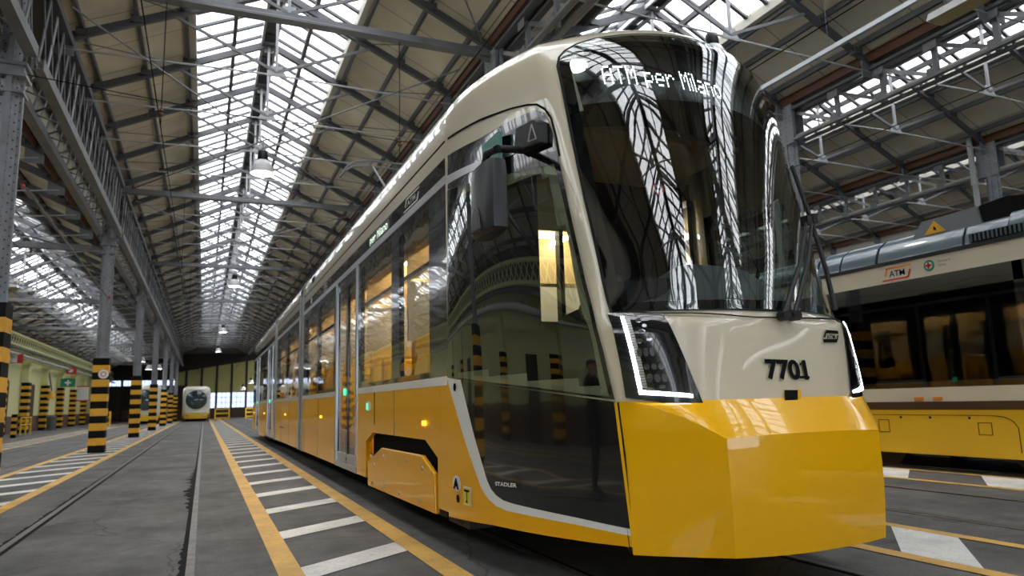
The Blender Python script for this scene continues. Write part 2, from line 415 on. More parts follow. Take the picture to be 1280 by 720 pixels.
# ---- trusses
def truss_parts(b):
    """mesh builders in coordinates relative to (xm, y, 0)"""
    xm = b['xm']; out = []
    for xe, ze in ((b['xl'], b['zl']), (b['xr'], b['zr'])):
        m = MB(); d = .14
        m.bar((xe-xm, 0, ze-.23), (0, 0, b['zm']-.29), .09, .05, 'steel_dark')
        m.bar((xe-xm, 0, ze-.16), (0, 0, b['zm']-.22), .02, .14, 'steel_dark')
        sg = 1 if xe < xm else -1
        for off in (.45, 1.3, 2.1):
            x = xe+sg*off; z = slope_z(b, x)-.2
            m.box(x-xm-.1, x-xm+.1, -.07, .07, z-.03, z+.1, 'steel_dark')
        m.box(xe-xm if sg > 0 else xe-xm-.34, xe-xm+.34 if sg > 0 else xe-xm, -.012, .012, ze-.42, ze-.06, 'steel_grey')
        out.append(('rafter', m))
    zt = min(b['zl'], b['zr'])-.10
    m = MB()
    m.tube([(b['xl']-xm+.1, 0, b['zl']-.30), (0, 0, zt-.12)], .018, 'steel_pale', 6)
    m.tube([(0, 0, zt-.12), (b['xr']-xm-.1, 0, b['zr']-.30)], .018, 'steel_pale', 6)
    out.append(('tie_rod', m))
    m = MB(); m.bar((0, 0, b['zm']-.3), (0, 0, zt-.05), .05, .05, 'steel_pale', (0, 1, 0)); out.append(('hanger', m))
    for s in (-1, 1):
        x = s*1.85; z = slope_z(b, xm+x)-.26
        m = MB(); m.bar((0, 0, zt-.06), (x, 0, z), .04, .055, 'steel_grey'); out.append(('strut', m))
    m = MB()
    m.prism([(-.2, -.1), (.2, -.1), (.1, .12), (-.1, .12)], lambda u, v, w: (u, w, v+zt-.05), -.012, .012, 'steel_pale')
    out.append(('gusset_plate', m)); m = MB()
    m.prism([(-.2, .12), (.2, .12), (.08, -.14), (-.08, -.14)], lambda u, v, w: (u, w, v+b['zm']-.32), -.012, .012, 'steel_grey')
    out.append(('gusset_plate', m))
    return out
TR_RANGE = {0: (14, 78), 1: (6.5, 90), 2: (2.2, 50), 3: (2.2, 32), 4: (2.2, 32)}
for bi, b in enumerate(BAYS):
    parts = truss_parts(b); y = CY0-TSP*19; proto = None; k = 0; whole = None
    while y < Y1-.5:
        lo, hi = TR_RANGE[bi]
        if lo <= y <= hi:
            k += 1
            lab = 'grey steel roof truss over the %s, %s one back' % (NBAY[bi], ORD[k-1])
            if proto is None:
                proto = thing('roof_truss', (b['xm'], y, 0), lab, 'roof truss', 'roof trusses over the '+NBAY[bi])
                for n, m in parts:
                    o = m.build(n, None); o.parent = proto
                kids = tree(proto)
            else: dup(proto, (b['xm'], y, 0), lab, None, kids)
        elif y < lo and (bi in (1, 2) or (bi == 0 and y > -12)):
            if whole is None:
                m = MB()
                for _, q in parts:
                    for f, mi in zip(q.f, q.m): pass
                    o0 = len(m.v); m.v += q.v
                    for f, mi in zip(q.f, q.m): m.f.append([i+o0 for i in f]); m.m.append(m.mi(q.mats[mi]))
                whole = m.build('roof_truss'); o = whole
            else: o = whole.copy(); COL.objects.link(o)
            o.location = (b['xm'], y, 0)
            structure(o)
        y += TSP
# heavy tie beams at the column rows and crossed plan rods between them
for bi, b in enumerate(BAYS[:2]):
    for k in range(-2, 7):
        y = CY0+CSP*k
        if bi == 0 and k < 0: continue
        z = min(b['zl'], b['zr'])-.32
        m = MB(); m.box(b['xl']+.05, b['xr']-.05, y-.10, y+.10, z, z+.03, 'steel_grey'); m.box(b['xl']+.05, b['xr']-.05, y-.015, y+.015, z+.03, z+.17, 'steel_grey')
        o = m.build('tie_beam')
        nm = 'behind the camera' if k < 0 else ('at the nearest column row' if k == 0 else 'at the %s column row' % ORD[k])
        tag(o, 'heavy grey steel tie beam across the %s %s' % (NBAY[bi], nm), 'beam', 'tie beams at the column rows')
        if bi <= 1 and k < 6:
            w = MB(); za = z-.04
            for s in (0, 1):
                ya, yb = (y, y+CSP) if s == 0 else (y+CSP, y)
                w.tube([(b['xl']+.55, ya+(.6 if s == 0 else -.6), za+.02*s), (b['xr']-.55, yb+(-.6 if s == 0 else .6), za+.02*s)], .017, 'steel_grey', 6)
            o = w.build('cross_bracing')
            tag(o, 'crossed thin steel rods under the %s roof, %s' % (NBAY[bi], 'behind the camera' if k < 0 else 'past the %s column' % ORD[k]), 'bracing', 'crossed rods between the column rows')

# ---- columns
def rivet(m, c, r, axis):
    x, y, z = c; q = r*.7
    pts = [(0, -r, 0), (0, 0, -r), (0, r, 0), (0, 0, r)] if axis in ('x', '-x') else [(-r, 0, 0), (0, 0, -r), (r, 0, 0), (0, 0, r)]
    top = {'x': (q, 0, 0), '-x': (-q, 0, 0), 'y': (0, q, 0), '-y': (0, -q, 0)}[axis]
    m.add([(x+a, y+b_, z+c_) for a, b_, c_ in pts+[top]], [(0, 1, 4), (1, 2, 4), (2, 3, 4), (3, 0, 4)], 'rivet')
def make_column(loc, label, aisle):
    root = thing('support_column', loc, label, 'column', 'riveted steel columns with striped bases')
    x, y, _ = loc
    m = MB(); n = 16
    m.lathe((x, y, 0), [(.125, 2.5), (.125, 7.6)], 'column_grey', n)
    for dx, dy in ((1, 0), (-1, 0), (0, 1), (0, -1)):
        if dx: m.box(x+dx*.10-.06, x+dx*.10+.06, y-.035, y+.035, 2.5, 7.6, 'column_grey')
        else: m.box(x-.035, x+.035, y+dy*.10-.06, y+dy*.10+.06, 2.5, 7.6, 'column_grey')
    z = 2.7
    while z < 7.4:
        for sx in (-1, 1):
            for sy in (-1, 1):
                rivet(m, (x+sx*.09, y+sy*.092, z), .017, '-y' if sy < 0 else 'y')
                rivet(m, (x+sx*.13, y+sy*.036, z+.06), .015, '-y' if sy < 0 else 'y')
                rivet(m, (x+sx*.036, y+sy*.13, z+.06), .015, 'x' if sx > 0 else '-x')
        z += .13
    m.build('shaft', root)
    m = MB()
    for i in range(13): m.box(x-.2, x+.2, y-.2, y+.2, .2*i, .2*i+.2, 'stripe_black' if i % 2 == 0 else 'stripe_yellow')
    m.build('striped_sleeve', root)
    m = MB()
    if aisle:
        m.box(x-.20, x+.20, y-.19, y+.19, 5.84, 5.89, 'column_grey'); m.box(x-.17, x+.17, y-.16, y+.16, 5.89, 6.0, 'column_grey'); m.box(x-.21, x+.21, y-.20, y+.20, 6.0, 6.05, 'column_grey')
        m.box(x-.18, x+.18, y-.17, y+.17, 5.60, 5.64, 'column_grey')
        for s in (-1, 1): m.prism([(0, 6.05), (.6, 6.14), (0, 6.6)], lambda u, v, w: (x+s*.2+w, y+s*0+u, v), -.01, .01, 'steel_dark')
        m.build('capital', root)
    else:
        MB().box(x+.145, x+.17, y-.27, y+.27, 6.58, 7.55, 'column_grey').build('gusset_plate', root); m.box(x-.17, x-.145, y-.27, y+.27, 6.58, 7.55, 'column_grey')
        for zz in np.arange(6.65, 7.52, .11):
            for yy in (-.23, -.08, .08, .23):
                rivet(m, (x-.17, y+yy, zz), .016, '-x')
        m.build('gusset_plate', root)
    return root
colp = {}
for ci, x in enumerate(XCOL):
    rng = range(0, 7) if ci == 0 else (range(-1, 6) if ci == 1 else range(0, 3))
    for k in rng:
        y = CY0+CSP*k
        row = ['left of the empty track', "behind the yellow tram", 'beyond the older tram', 'in the far right row'][ci]
        lab = ('grey column with striped base %s, %s one back' % (row, ORD[k if k >= 0 else 0])) if k >= 0 else 'grey riveted column with striped base standing behind the camera'
        key = 'a' if ci == 0 else 'b'
        if key not in colp:
            colp[key] = make_column((x, y, 0), lab, ci == 0); colp[key+'t'] = tree(colp[key])
        else: dup(colp[key], (x, y, 0), lab, None, colp[key+'t'])
        if ci >= 2 and k == 0:
            m = MB(); m.tube([(x-.28, y+.3, 0), (x-.28, y+.3, 6.4), (x-.30, y+.3, 6.55), (x-.30, y+.3, 7.7)], .07, 'light_grey', 10)
            m.lathe((x-.29, y+.3, 6.4), [(.09, 0), (.09, .18)], 'light_grey', 10)
            tag(m.build('drainpipe'), 'pale grey rainwater pipe running down beside the nearest column %s' % row, 'pipe')

# ---- lattice girders along the column rows
def make_girder(x, y, label, aisle):
    root = thing('lattice_girder', (x, y, 0), label, 'girder', 'lattice girders along the column rows')
    off = .205 if aisle else .262; L = CSP-2*off; y += off; n = 10; st = L/n
    if aisle:
        zb, zt = 6.15, 7.55
        for xx, name in ((x+.25, 'bottom_chord'), (x-.25, 'bottom_chord')):
            m = MB(); m.box(xx-.08, xx+.08, y, y+L, zb-.02, zb, 'steel_grey'); m.box(xx-.08, xx-.06, y, y+L, zb, zb+.16, 'steel_grey'); m.box(xx+.06, xx+.08, y, y+L, zb, zb+.16, 'steel_grey'); m.build(name, root)
        m = MB(); m.box(x+.17, x+.33, y, y+L, zt, zt+.14, 'steel_dark'); m.build('top_chord', root)
        m = MB(); m.box(x-.33, x-.17, y, y+L, 6.95, 7.07, 'steel_dark'); m.build('top_chord', root)
        w = MB()
        for i in range(n*2):
            a = y+i*st/2; b_ = a+st/2
            w.bar((x+.25, a, zb+.1), (x+.25, b_, zt), .09, .015, 'steel_pale' if i % 4 == 1 else 'steel_grey', (1, 0, 0))
            w.bar((x+.25, b_, zb+.1), (x+.25, a, zt), .07, .015, 'steel_dark', (1, 0, 0))
            w.bar((x-.25, a, zb+.1), (x-.25, b_, 6.95), .07, .015, 'steel_pale' if i % 2 else 'steel_grey', (1, 0, 0))
        w.build('lattice_web', root)
        w = MB()
        for i in range(n):
            w.bar((x-.25, y+i*st, zb+.12), (x+.25, y+i*st+st/2, zb+.12), .05, .012, 'steel_grey'); w.bar((x+.25, y+i*st+st/2, zb+.12), (x-.25, y+i*st+st, zb+.12), .05, .012, 'steel_grey')
        w.build('bottom_lacing', root)
    else:
        zb, zt = 6.80, 7.50
        m = MB()
        for s in (-1, 1): m.box(x+s*.13-.05, x+s*.13+.05, y, y+L, zb, zb+.05, 'steel_grey')
        m.box(x-.09, x-.07, y, y+L, zb+.05, zb+.13, 'interior_pale'); m.build('bottom_chord', root)
        m = MB()
        for s in (-1, 1): m.box(x+s*.13-.05, x+s*.13+.05, y, y+L, zt, zt+.06, 'steel_dark')
        m.build('top_chord', root)
        for i in range(1, n):
            a = y+i*st
            m = MB(); m.bar((x, a, zb), (x, a, zt), .09, .07, 'steel_grey', (1, 0, 0))
            m.box(x-.13, x-.115, a-.11, a+.11, zb+.0, zb+.2, 'steel_grey'); m.box(x-.13, x-.115, a-.13, a+.13, zt-.16, zt+.06, 'steel_grey'); m.build('vertical_brace', root)
        for i in range(n):
            a = y+i*st
            m = MB(); m.bar((x, a, zb+.06), (x, a+st, zt-.04), .075, .02, 'steel_pale' if i % 2 else 'steel_grey', (1, 0, 0)); m.build('diagonal_brace', root)
    return root
gp = {}
for ci, x in enumerate(XCOL):
    rng = range(-1, 7) if ci == 0 else (range(-1, 4) if ci == 1 else range(-1, 3))
    for k in rng:
        y = CY0+CSP*k; row = ['the left columns', 'the columns behind the yellow tram', 'the columns beyond the older tram', 'the far right columns'][ci]
        lab = 'grey lattice girder above %s, %s' % (row, 'running forward overhead' if k < 0 else 'past its %s column' % ORD[k])
        key = 'a' if ci == 0 else 'b'
        if key not in gp: gp[key] = make_girder(x, y, lab, ci == 0); gp[key+'t'] = tree(gp[key])
        else: dup(gp[key], (x, y, -.18 if ci >= 2 else 0), lab, None, gp[key+'t'])

# ---- walls
# left wall: pale green upper, brown dado, pilasters every half column bay
structure(MB().box(-10.55, -10.25, Y0, Y1, 1.0, 4.9, 'wall_green').box(-10.55, -10.26, Y0, Y1, 4.9, 6.1, 'wall_dark').box(-10.55, -10.24, Y0, Y1, 0, 1.0, 'wall_brown').build('wall_left'))
k = 0; y = CY0-CSP*2
pil0 = None
while y < 80:
    m = MB()
    if pil0 is None:
        pil0 = MB().box(-10.25, -9.85, y-.32, y+.32, 1.0, 4.3, 'wall_green').box(-10.25, -9.85, y-.32, y+.32, 0, 1.0, 'wall_brown').box(-10.25, -9.78, y-.40, y+.40, 4.05, 4.3, 'wall_green').build('trim_wall_pilaster')
        structure(pil0)
        s = MB()
        for i in range(15): s.box(-10.2, -9.80, y-.36, y+.36, .2*i, .2*i+.2, 'stripe_black' if i % 2 == 0 else 'stripe_yellow')
        s.build('striped_guard', pil0)
        p0y = y
    else:
        c = pil0.copy(); COL.objects.link(c); c.location = (0, y-p0y, 0)
        for g in [q for q in children(pil0)]:
            d = g.copy(); COL.objects.link(d); d.parent = c
    y += CSP/2
# dark doorways between some pilasters
nd = 0
for y in (46.5+1.4, 52+2.6, 14, 26, 70, 2.5):
    nd += 1
    d = structure(MB().box(-10.3, -10.2, y-.5, y+.5, 0, 2.9, 'wall_dark').build('door_%d' % nd))
    MB().box(-10.22, -10.17, y-.58, y-.5, 0, 2.98, 'wall_brown').box(-10.22, -10.17, y+.5, y+.58, 0, 2.98, 'wall_brown').box(-10.22, -10.17, y-.58, y+.58, 2.9, 2.98, 'wall_brown').build('frame', d)
# green lattice rail along the wall head, and two pipes
m = MB(); m.box(-9.95, -9.8, Y0, Y1, 5.55, 5.65, 'wall_green'); m.box(-9.95, -9.8, Y0, Y1, 4.95, 5.05, 'wall_green')
y = 0
while y < Y1:
    m.bar((-9.85, y, 5.0), (-9.85, y+.6, 5.6), .07, .02, 'wall_green', (1, 0, 0)); m.bar((-9.85, y+.6, 5.0), (-9.85, y, 5.6), .07, .02, 'wall_green', (1, 0, 0)); y += .6
tag(m.build('lattice_rail'), 'pale green lattice rail along the head of the left wall', 'rail')
for z, x, r_, lab in ((4.78, -9.72, .06, 'upper dark'), (4.4, -9.62, .09, 'lower pale grey')):
    p = MB(); p.tube([(x, -5, z), (x, Y1-1, z)], r_, 'steel_dark' if r_ < .07 else 'light_grey', 10)
    o = p.build('wall_pipe'); tag(o, '%s service pipe running along the top of the left wall' % lab, 'pipe')
    q = MB(); y = 8
    while y < Y1-2: q.box(-10.2, x, y-.03, y+.03, z+r_, z+r_+.05, 'steel_dark'); q.box(x-.02, x+.02, y-.03, y+.03, z-r_-.02, z+r_+.05, 'steel_dark'); y += 5.75
    q.build('pipe_bracket', o)
structure(MB().box(XR, XR+.3, Y0, Y1, 0, 7.9, 'interior_pale').build('wall_right'))
bw = MB().box(-10.6, XR+.3, Y0-.3, Y0, 5.4, 9.7, 'wall_dark').box(-10.6, XR+.3, Y0-.3, Y0, 0, .5, 'wall_dark')
gx = [-10.6, -6.4, -2.4, 1.2, 4.9, 8.8, 12.4, 16.2, 20, XR+.3]
for i in range(len(gx)): bw.box(gx[i]-.2, gx[i]+.2, Y0-.3, Y0, .5, 5.4, 'wall_dark')
structure(bw.build('wall_back'))
for i in range(len(gx)-1):  # unseen glazed gates, added to brighten the tram's front
    g_ = structure(MB().box(gx[i]+.2, gx[i+1]-.2, Y0-.16, Y0-.14, .5, 5.4, 'fill_gate_glass').build('window_fill_gate_%d' % (i+1)))
    q = MB()
    for z in (1.7, 2.9, 4.1): q.box(gx[i]+.2, gx[i+1]-.2, Y0-.14, Y0-.1, z, z+.06, 'steel_dark')
    q.build('window_frame', g_)
# end wall: brown dado, a strip of windows, olive panels between dark posts, dark header
E_ = MB()
E_.box(-10.6, XR+.3, Y1, Y1+.25, 0, 1.2, 'wall_brown')
E_.prism([(-10.6, 4.9), (-3, 5.6), (6, 7.1), (XR+.3, 7.4), (XR+.3, 10), (-10.6, 10)], lambda u, v, w: (u, w, v), Y1-.25, Y1+.25, 'wall_dark')
E_.box(-3.3, XR+.3, Y1, Y1+.2, 3.1, 7.6, 'panel_olive'); E_.box(-10.6, -3.3, Y1, Y1+.2, 4.7, 6, 'wall_dark')
E_.box(-10.6, XR+.3, Y1-.6, Y1-.3, 8.0, 9.8, 'wall_dark')
structure(E_.build('wall_end'))
x = -10.6; nw = nwin
i = 0
while x < XR:
    structure(MB().box(x-.13, x+.13, Y1-.12, Y1+.12, 0, 7.3, 'satin_black').build('trim_end_post_%d' % (i+1)))
    zw0, zw1 = (1.2, 3.1) if x > -3.3 else (4.0, 4.7)
    if x <= -3.3: structure(MB().box(x+.13, x+1.57, Y1-.02, Y1+.1, 1.2, 4.0, 'wall_dark').build('trim_end_board_%d' % (i+1)))
    nw += 1
    w = structure(MB().box(x+.13, x+1.57, Y1+.05, Y1+.08, zw0, zw1, 'hall_glass').build('window_%d' % nw))
    g = MB()
    for z in ((1.2, 1.83, 2.46, 3.06) if x > -3.3 else (4.0, 4.66)): g.box(x+.13, x+1.57, Y1+.02, Y1+.06, z, z+.04, 'steel_dark')
    for q in (.49, .97): g.box(x+.13+q-.02, x+.13+q+.02, Y1+.02, Y1+.06, zw0, zw1, 'steel_dark')
    g.build('window_frame', w)
    x += 1.7; i += 1

# ---- rails in the floor and the painted walkways
TR = [(-1.50, -.05), (2.22, 3.70), (5.88, 7.33), (9.55, 11.0), (-5.3, -3.85), (-8.6, -7.15)]
for a, b_ in TR:
    for x in (a, b_):
        m = MB(); m.box(x-.028, x+.028, Y0, Y1-4, -.02, .006, 'rail_steel')
        m.box(x+.028 if x == a else x-.065, x+.065 if x == a else x-.028, Y0, Y1-4, -.02, .002, 'matt_black')
        structure(m.build('floor_rail'))
def groove(x, ya, yb, w):
    m = MB(); y = ya; L = []
    while y < yb:
        e = math.sin(math.pi*(y-ya)/(yb-ya)); L.append((x-.03-w*e*(.25+.75*random.random()), x-.02, y)); y += .07
    m.add([(a, y, .004) for a, b_, y in L]+[(b_, y, .004) for a, b_, y in L], [(i, i+1, len(L)+i+1, len(L)+i) for i in range(len(L)-1)], 'matt_black')
    structure(m.build('floor_groove'))
groove(-.05, 3, 8.2, .07); groove(-.05, 8.0, 15.5, .17); groove(-1.5, 5, 17, .06); groove(-.05, 15, 30, .05)
def bars(x0, x1, ya, yb, ph, pitch, th, slant, name='floor_marking_bars'):
    m = MB(); y = ya+ph
    while y < yb:
        nx = 3
        for i in range(nx):
            xa = x0+(x1-x0)*i/nx; xb = x0+(x1-x0)*(i+1)/nx; sa = slant*i/nx; sb = slant*(i+1)/nx
            m.add([(xa, y+sa, .005), (xb, y+sb, .005), (xb, y+sb+th, .005), (xa, y+sa+th, .005)], [(0, 1, 2, 3)], 'paint_white')
        y += pitch
    structure(m.build(name))
def line(x0, x1, ya=Y0, yb=Y1-6):
    m = MB(); n = 60
    for i in range(n):
        a = ya+(yb-ya)*i/n; b2 = ya+(yb-ya)*(i+1)/n
        m.add([(x0, a, .006), (x1, a, .006), (x1, b2, .006), (x0, b2, .006)], [(0, 1, 2, 3)], 'paint_yellow')
    structure(m.build('floor_marking_line'))
line(.49, .65); line(1.45, 1.62); bars(.65, 1.45, 1.8, 82, 0, 1.57, .38, .55)
line(-2.22, -2.06); line(-3.36, -3.2); bars(-3.2, -2.22, 2, 82, .1, 1.57, .42, .85)
line(4.28, 4.42); line(5.18, 5.30); bars(4.42, 5.18, -6, 20, 1.23, 1.57, .57, .70)
line(8.02, 8.14); line(9.0, 9.10); bars(8.14, 9.0, -6, 20, 1.52, 1.57, .57, .65)
line(-5.9, -5.76, 6); line(-6.95, -6.8, 6); bars(-6.8, -5.9, 20, 60, 0, 1.57, .4, .7)
# ------------------------------------------------------------------ the yellow tram: surface of the cab
XC, YB = 2.975, 5.37
HW = 1.225
_PZ = [.25, 1.05, 1.52, 1.575, 2.15, 2.70, 3.25, 3.43, 3.54, 3.62, 3.68, 3.71]
_YC = [2.99, 3.10, 3.165, 3.175, 3.30, 3.425, 3.565, 3.64, 3.72, 3.81, 3.96, 4.20]
_YA = [3.20, 3.36, 3.475, 3.515, 3.685, 3.83, 3.985, 4.07, 4.17, 4.29, 4.44, 4.62]
_W = [1.225, 1.225, 1.225, 1.225, 1.225, 1.225, 1.225, 1.215, 1.18, 1.10, .98, .84]
_EX = [4.2, 4.2, 4.2, 2.05, 2.05, 2.05, 2.05, 2.05, 2.05, 2.0, 2.0, 2.0]
_K = [.33, .33, .352, .362, .42, .475, .51, .56, .66, .80, 1.0, 1.1]
ZTOP = 3.71
def _tab(vals):
    """monotone cubic through the table, sampled finely so lookups stay cheap"""
    x = np.array(_PZ); y = np.array(vals, float); h = np.diff(x); d = np.diff(y)/h
    m = np.zeros(len(x)); m[0], m[-1] = d[0], d[-1]
    for i in range(1, len(x)-1):
        if d[i-1]*d[i] > 0:
            w1, w2 = 2*h[i]+h[i-1], h[i]+2*h[i-1]; m[i] = (w1+w2)/(w1/d[i-1]+w2/d[i])
    zz = np.linspace(x[0], x[-1], 900); k = np.clip(np.searchsorted(x, zz)-1, 0, len(h)-1)
    t = (zz-x[k])/h[k]
    return zz, (2*t**3-3*t**2+1)*y[k]+(t**3-2*t**2+t)*h[k]*m[k]+(-2*t**3+3*t**2)*y[k+1]+(t**3-t**2)*h[k]*m[k+1]
_TW, _TK, _TA, _TC, _TE = _tab(_W), _tab(_K), _tab(_YA), _tab(_YC), _tab(_EX)
def hw(y, z):
    return np.interp(z, *_TW) - np.interp(z, *_TK)*max(0, (YB-y)/1.93)**2
def corner(z):
    ya = np.interp(z, *_TA); return hw(ya, z), ya
def front(u, z):
    wa, ya = corner(z); yc = np.interp(z, *_TC)
    return yc+(ya-yc)*min(abs(u)/wa, 1.0)**np.interp(z, *_TE)
def inside(P):
    x, y, z = P; u = abs(x-XC)
    if z > ZTOP or z < .2: return False
    if y >= YB: return u <= np.interp(z, *_TW)
    wa, ya = corner(z)
    if y < ya: return u < wa and y >= front(u, z)
    return u <= hw(y, z)
def hit(px, py):
    d = ray(px, py); t = 2.0; last = None
    while t < 9:
        if inside(CO+d*t): break
        t += .02
    else: return None
    a, b = t-.02, t
    for _ in range(22):
        mdl = (a+b)/2
        if inside(CO+d*mdl): b = mdl
        else: a = mdl
    return CO+d*b
def S(y, z, s=-1): return (XC+s*hw(y, z), y, z)             # cab side
def F(u, z): return (XC+u, front(u, z), z)                   # cab front
def pix_side(pts):
    """points seen on the cab's near side -> (y, z)"""
    out = []
    for p in pts:
        h = hit(*p)
        out.append((h[1], h[2]))
    return out
def pix_front(pts):
    out = []
    for p in pts:
        h = hit(*p)
        while h is None:                                    # a hair outside the silhouette: step back in
            p = (p[0]+(.5 if p[0] < 880 else -.5), p[1]+.25); h = hit(*p)
        out.append((h[0]-XC, h[2]))
    return out
def resample(poly, d):
    out = []
    n = len(poly)
    for i in range(n):
        a = np.array(poly[i]); b = np.array(poly[(i+1) % n]); k = max(1, int(np.linalg.norm(b-a)/d))
        for j in range(k): out.append(tuple(a+(b-a)*j/k))
    return out
def clip(poly, x0, x1, y0, y1):
    for ax, lim, sg in ((0, x0, 1), (0, x1, -1), (1, y0, 1), (1, y1, -1)):
        o = []
        for i in range(len(poly)):
            p, q = poly[i-1], poly[i]
            ip = (p[ax]-lim)*sg >= -1e-9; iq = (q[ax]-lim)*sg >= -1e-9
            if ip != iq:
                t = (lim-p[ax])/(q[ax]-p[ax]); o.append((p[0]+t*(q[0]-p[0]), p[1]+t*(q[1]-p[1])))
            if iq: o.append(q)
        poly = o
        if len(poly) < 3: return []
    c = []
    for p in poly:
        if not c or abs(p[0]-c[-1][0])+abs(p[1]-c[-1][1]) > 1e-6: c.append(p)
    return c if len(c) >= 3 else []
def area(p): return .5*sum(p[i-1][0]*p[i][1]-p[i][0]*p[i-1][1] for i in range(len(p)))
def patch(mb, poly, fn, m, cell=.08, off=.006):
    """polygon in surface parameters laid on the cab surface, lifted by off along the surface normal"""
    poly = [tuple(map(float, p)) for p in poly]
    us = [p[0] for p in poly]; vs = [p[1] for p in poly]
    key = {}; V = []; Fc = []
    def vid(p):
        k = (round(p[0], 5), round(p[1], 5))
        if k not in key:
            e = 1e-3
            P = np.array(fn(*p)); a = np.array(fn(p[0]+e, p[1]))-np.array(fn(p[0]-e, p[1])); b = np.array(fn(p[0], p[1]+e))-np.array(fn(p[0], p[1]-e))
            n = np.cross(a, b); ln = np.linalg.norm(n); n = n/ln if ln > 1e-12 else np.array([0, 0, 1])
            if n @ (P-np.array([XC, 5.6, 1.9])) < 0: n = -n
            key[k] = len(V); V.append(P+n*off)
        return key[k]
    x = math.floor(min(us)/cell)*cell
    while x < max(us):
        y = math.floor(min(vs)/cell)*cell
        while y < max(vs):
            c = clip(poly, x, x+cell, y, y+cell)
            if c and abs(area(c)) > 1e-8:
                ids = []
                for p in c:
                    i = vid(p)
                    if i not in ids: ids.append(i)
                if len(ids) >= 3: Fc.append(ids)
            y += cell
        x += cell
    mb.add(V, Fc, m)
    return mb
def offset_in(poly, d):
    """inner copy of a closed outline"""
    n = len(poly); s = 1 if area(poly) > 0 else -1; out = []
    for i in range(n):
        a, b, c = (np.array(poly[(i+k) % n]) for k in (-1, 0, 1))
        e1 = b-a; e2 = c-b
        n1 = np.array([-e1[1], e1[0]])*s; n2 = np.array([-e2[1], e2[0]])*s
        l1, l2 = np.linalg.norm(n1), np.linalg.norm(n2)
        nn = n1/max(l1, 1e-9)+n2/max(l2, 1e-9); nn /= max(np.linalg.norm(nn), 1e-9)
        k = max(.5, nn @ (n1/max(l1, 1e-9)))
        out.append(tuple(b+nn*d/k))
    return out
def ring(mb, outer, inner, fn, m, off=.008):
    V = []; Fc = []; n = len(outer)
    for pl in (outer, inner):
        for p in pl:
            e = 1e-3
            P = np.array(fn(*p)); a = np.array(fn(p[0]+e, p[1]))-np.array(fn(p[0]-e, p[1])); b = np.array(fn(p[0], p[1]+e))-np.array(fn(p[0], p[1]-e))
            nn = np.cross(a, b); nn = nn/np.linalg.norm(nn)
            if nn @ (P-np.array([XC, 5.6, 1.9])) < 0: nn = -nn
            V.append(P+nn*off)
    for i in range(n): Fc.append((i, (i+1) % n, n+(i+1) % n, n+i))
    mb.add(V, Fc, m); return mb
def pip(p, poly):
    c = False; x, y = p
    for i in range(len(poly)):
        (x1, y1), (x2, y2) = poly[i-1], poly[i]
        if (y1 > y) != (y2 > y) and x < (x2-x1)*(y-y1)/(y2-y1)+x1: c = not c
    return c

tram = thing('tram', (XC, 12.0, 0), 'long yellow and cream tram numbered 7701 with a tall raked windscreen', 'tram')

# windscreen outline: left half read off the cab, mirrored
WS_L = pix_front([(766, 391), (752, 330), (735, 255), (719, 180), (707, 120), (699, 84), (701, 73), (708, 65), (722, 57), (745, 50), (775, 46), (800, 44.5)])
WS_L = [(min(u, -.02), z) for u, z in WS_L]
ztop = WS_L[-1][1]
ws = WS_L+[(0, ztop+.004)]+[(-u, z) for u, z in WS_L[::-1]]
ws = resample(ws, .06)
ws_in = offset_in(ws, .055)
# cab side window (black glazed area above the split line)
SIDE_OUT = pix_side([(561, 472), (670, 487), (770, 499.5), (756, 440), (733, 350), (714, 265), (699, 195), (691, 163), (686, 150), (679, 141), (671, 137.5), (650, 146), (600, 174), (561, 195)])
SIDE_GLASS = pix_side([(563, 470), (670, 484), (763, 496), (748, 430), (727, 345), (708, 262), (694, 205), (660, 213), (610, 224), (563, 237)])

(_yt, _zt), (_yb, _zb) = pix_side([(771.5, 503), (794.5, 682)])
def ysm(z): return _yt+(_yb-_yt)*(z-_zt)/(_zb-_zt)      # where the bumper meets the cab side
# shell
zl = sorted(set([.32, .45, .65, .85, 1.05] + list(np.arange(1.12, 3.12, .05)) + list(np.arange(3.12, 3.70, .03)) + [ZTOP]))
NS_, NF_ = 26, 44
rings = []
for z in zl:
    wa, ya = corner(z); rg = []
    for i in range(NS_):
        y = YB+(ya-YB)*i/NS_; rg.append((XC-hw(y, z), y, z, 'L', y))
    for i in range(NF_+1):
        u = -wa+2*wa*i/NF_; rg.append((XC+u, front(u, z), z, 'F', u))
    for i in range(NS_-1, -1, -1):
        y = YB+(ya-YB)*i/NS_; rg.append((XC+hw(y, z), y, z, 'R', y))
    rings.append(rg)
sh = MB(); V = [p[:3] for rg in rings for p in rg]; n = len(rings[0]); Fc = []
ws_hole = offset_in(ws, .03); sd_hole = offset_in(resample(SIDE_GLASS, .1), .03)
for j in range(len(rings)-1):
    for i in range(n-1):
        q = [rings[j][i], rings[j][i+1], rings[j+1][i+1], rings[j+1][i]]
        ks = {p[3] for p in q}
        if 'F' in ks and max(p[2] for p in q) < 1.06 and ks == {'F'}: continue
        if max(p[2] for p in q) < 1.07 and ks <= {'L', 'R'} and max(p[1] for p in q) < ysm(q[0][2])+.07: continue
        if max(p[2] for p in q) < 1.06 and ks != {'L'} and ks != {'R'}: continue
        if ks == {'F'} and all(pip((p[4], p[2]), ws_hole) for p in q): continue
        if len(ks) == 1 and ks <= {'L', 'R'} and all(pip((p[4], p[2]), sd_hole) for p in q): continue
        Fc.append((j*n+i, j*n+i+1, (j+1)*n+i+1, (j+1)*n+i))
top = (len(rings)-1)*n
for i in range(n//2-1): Fc.append((top+i, top+i+1, top+n-2-i, top+n-1-i))
sh.add(V, Fc, 'tram_cream')
shell = sh.build('cab_shell', tram, smooth=50)

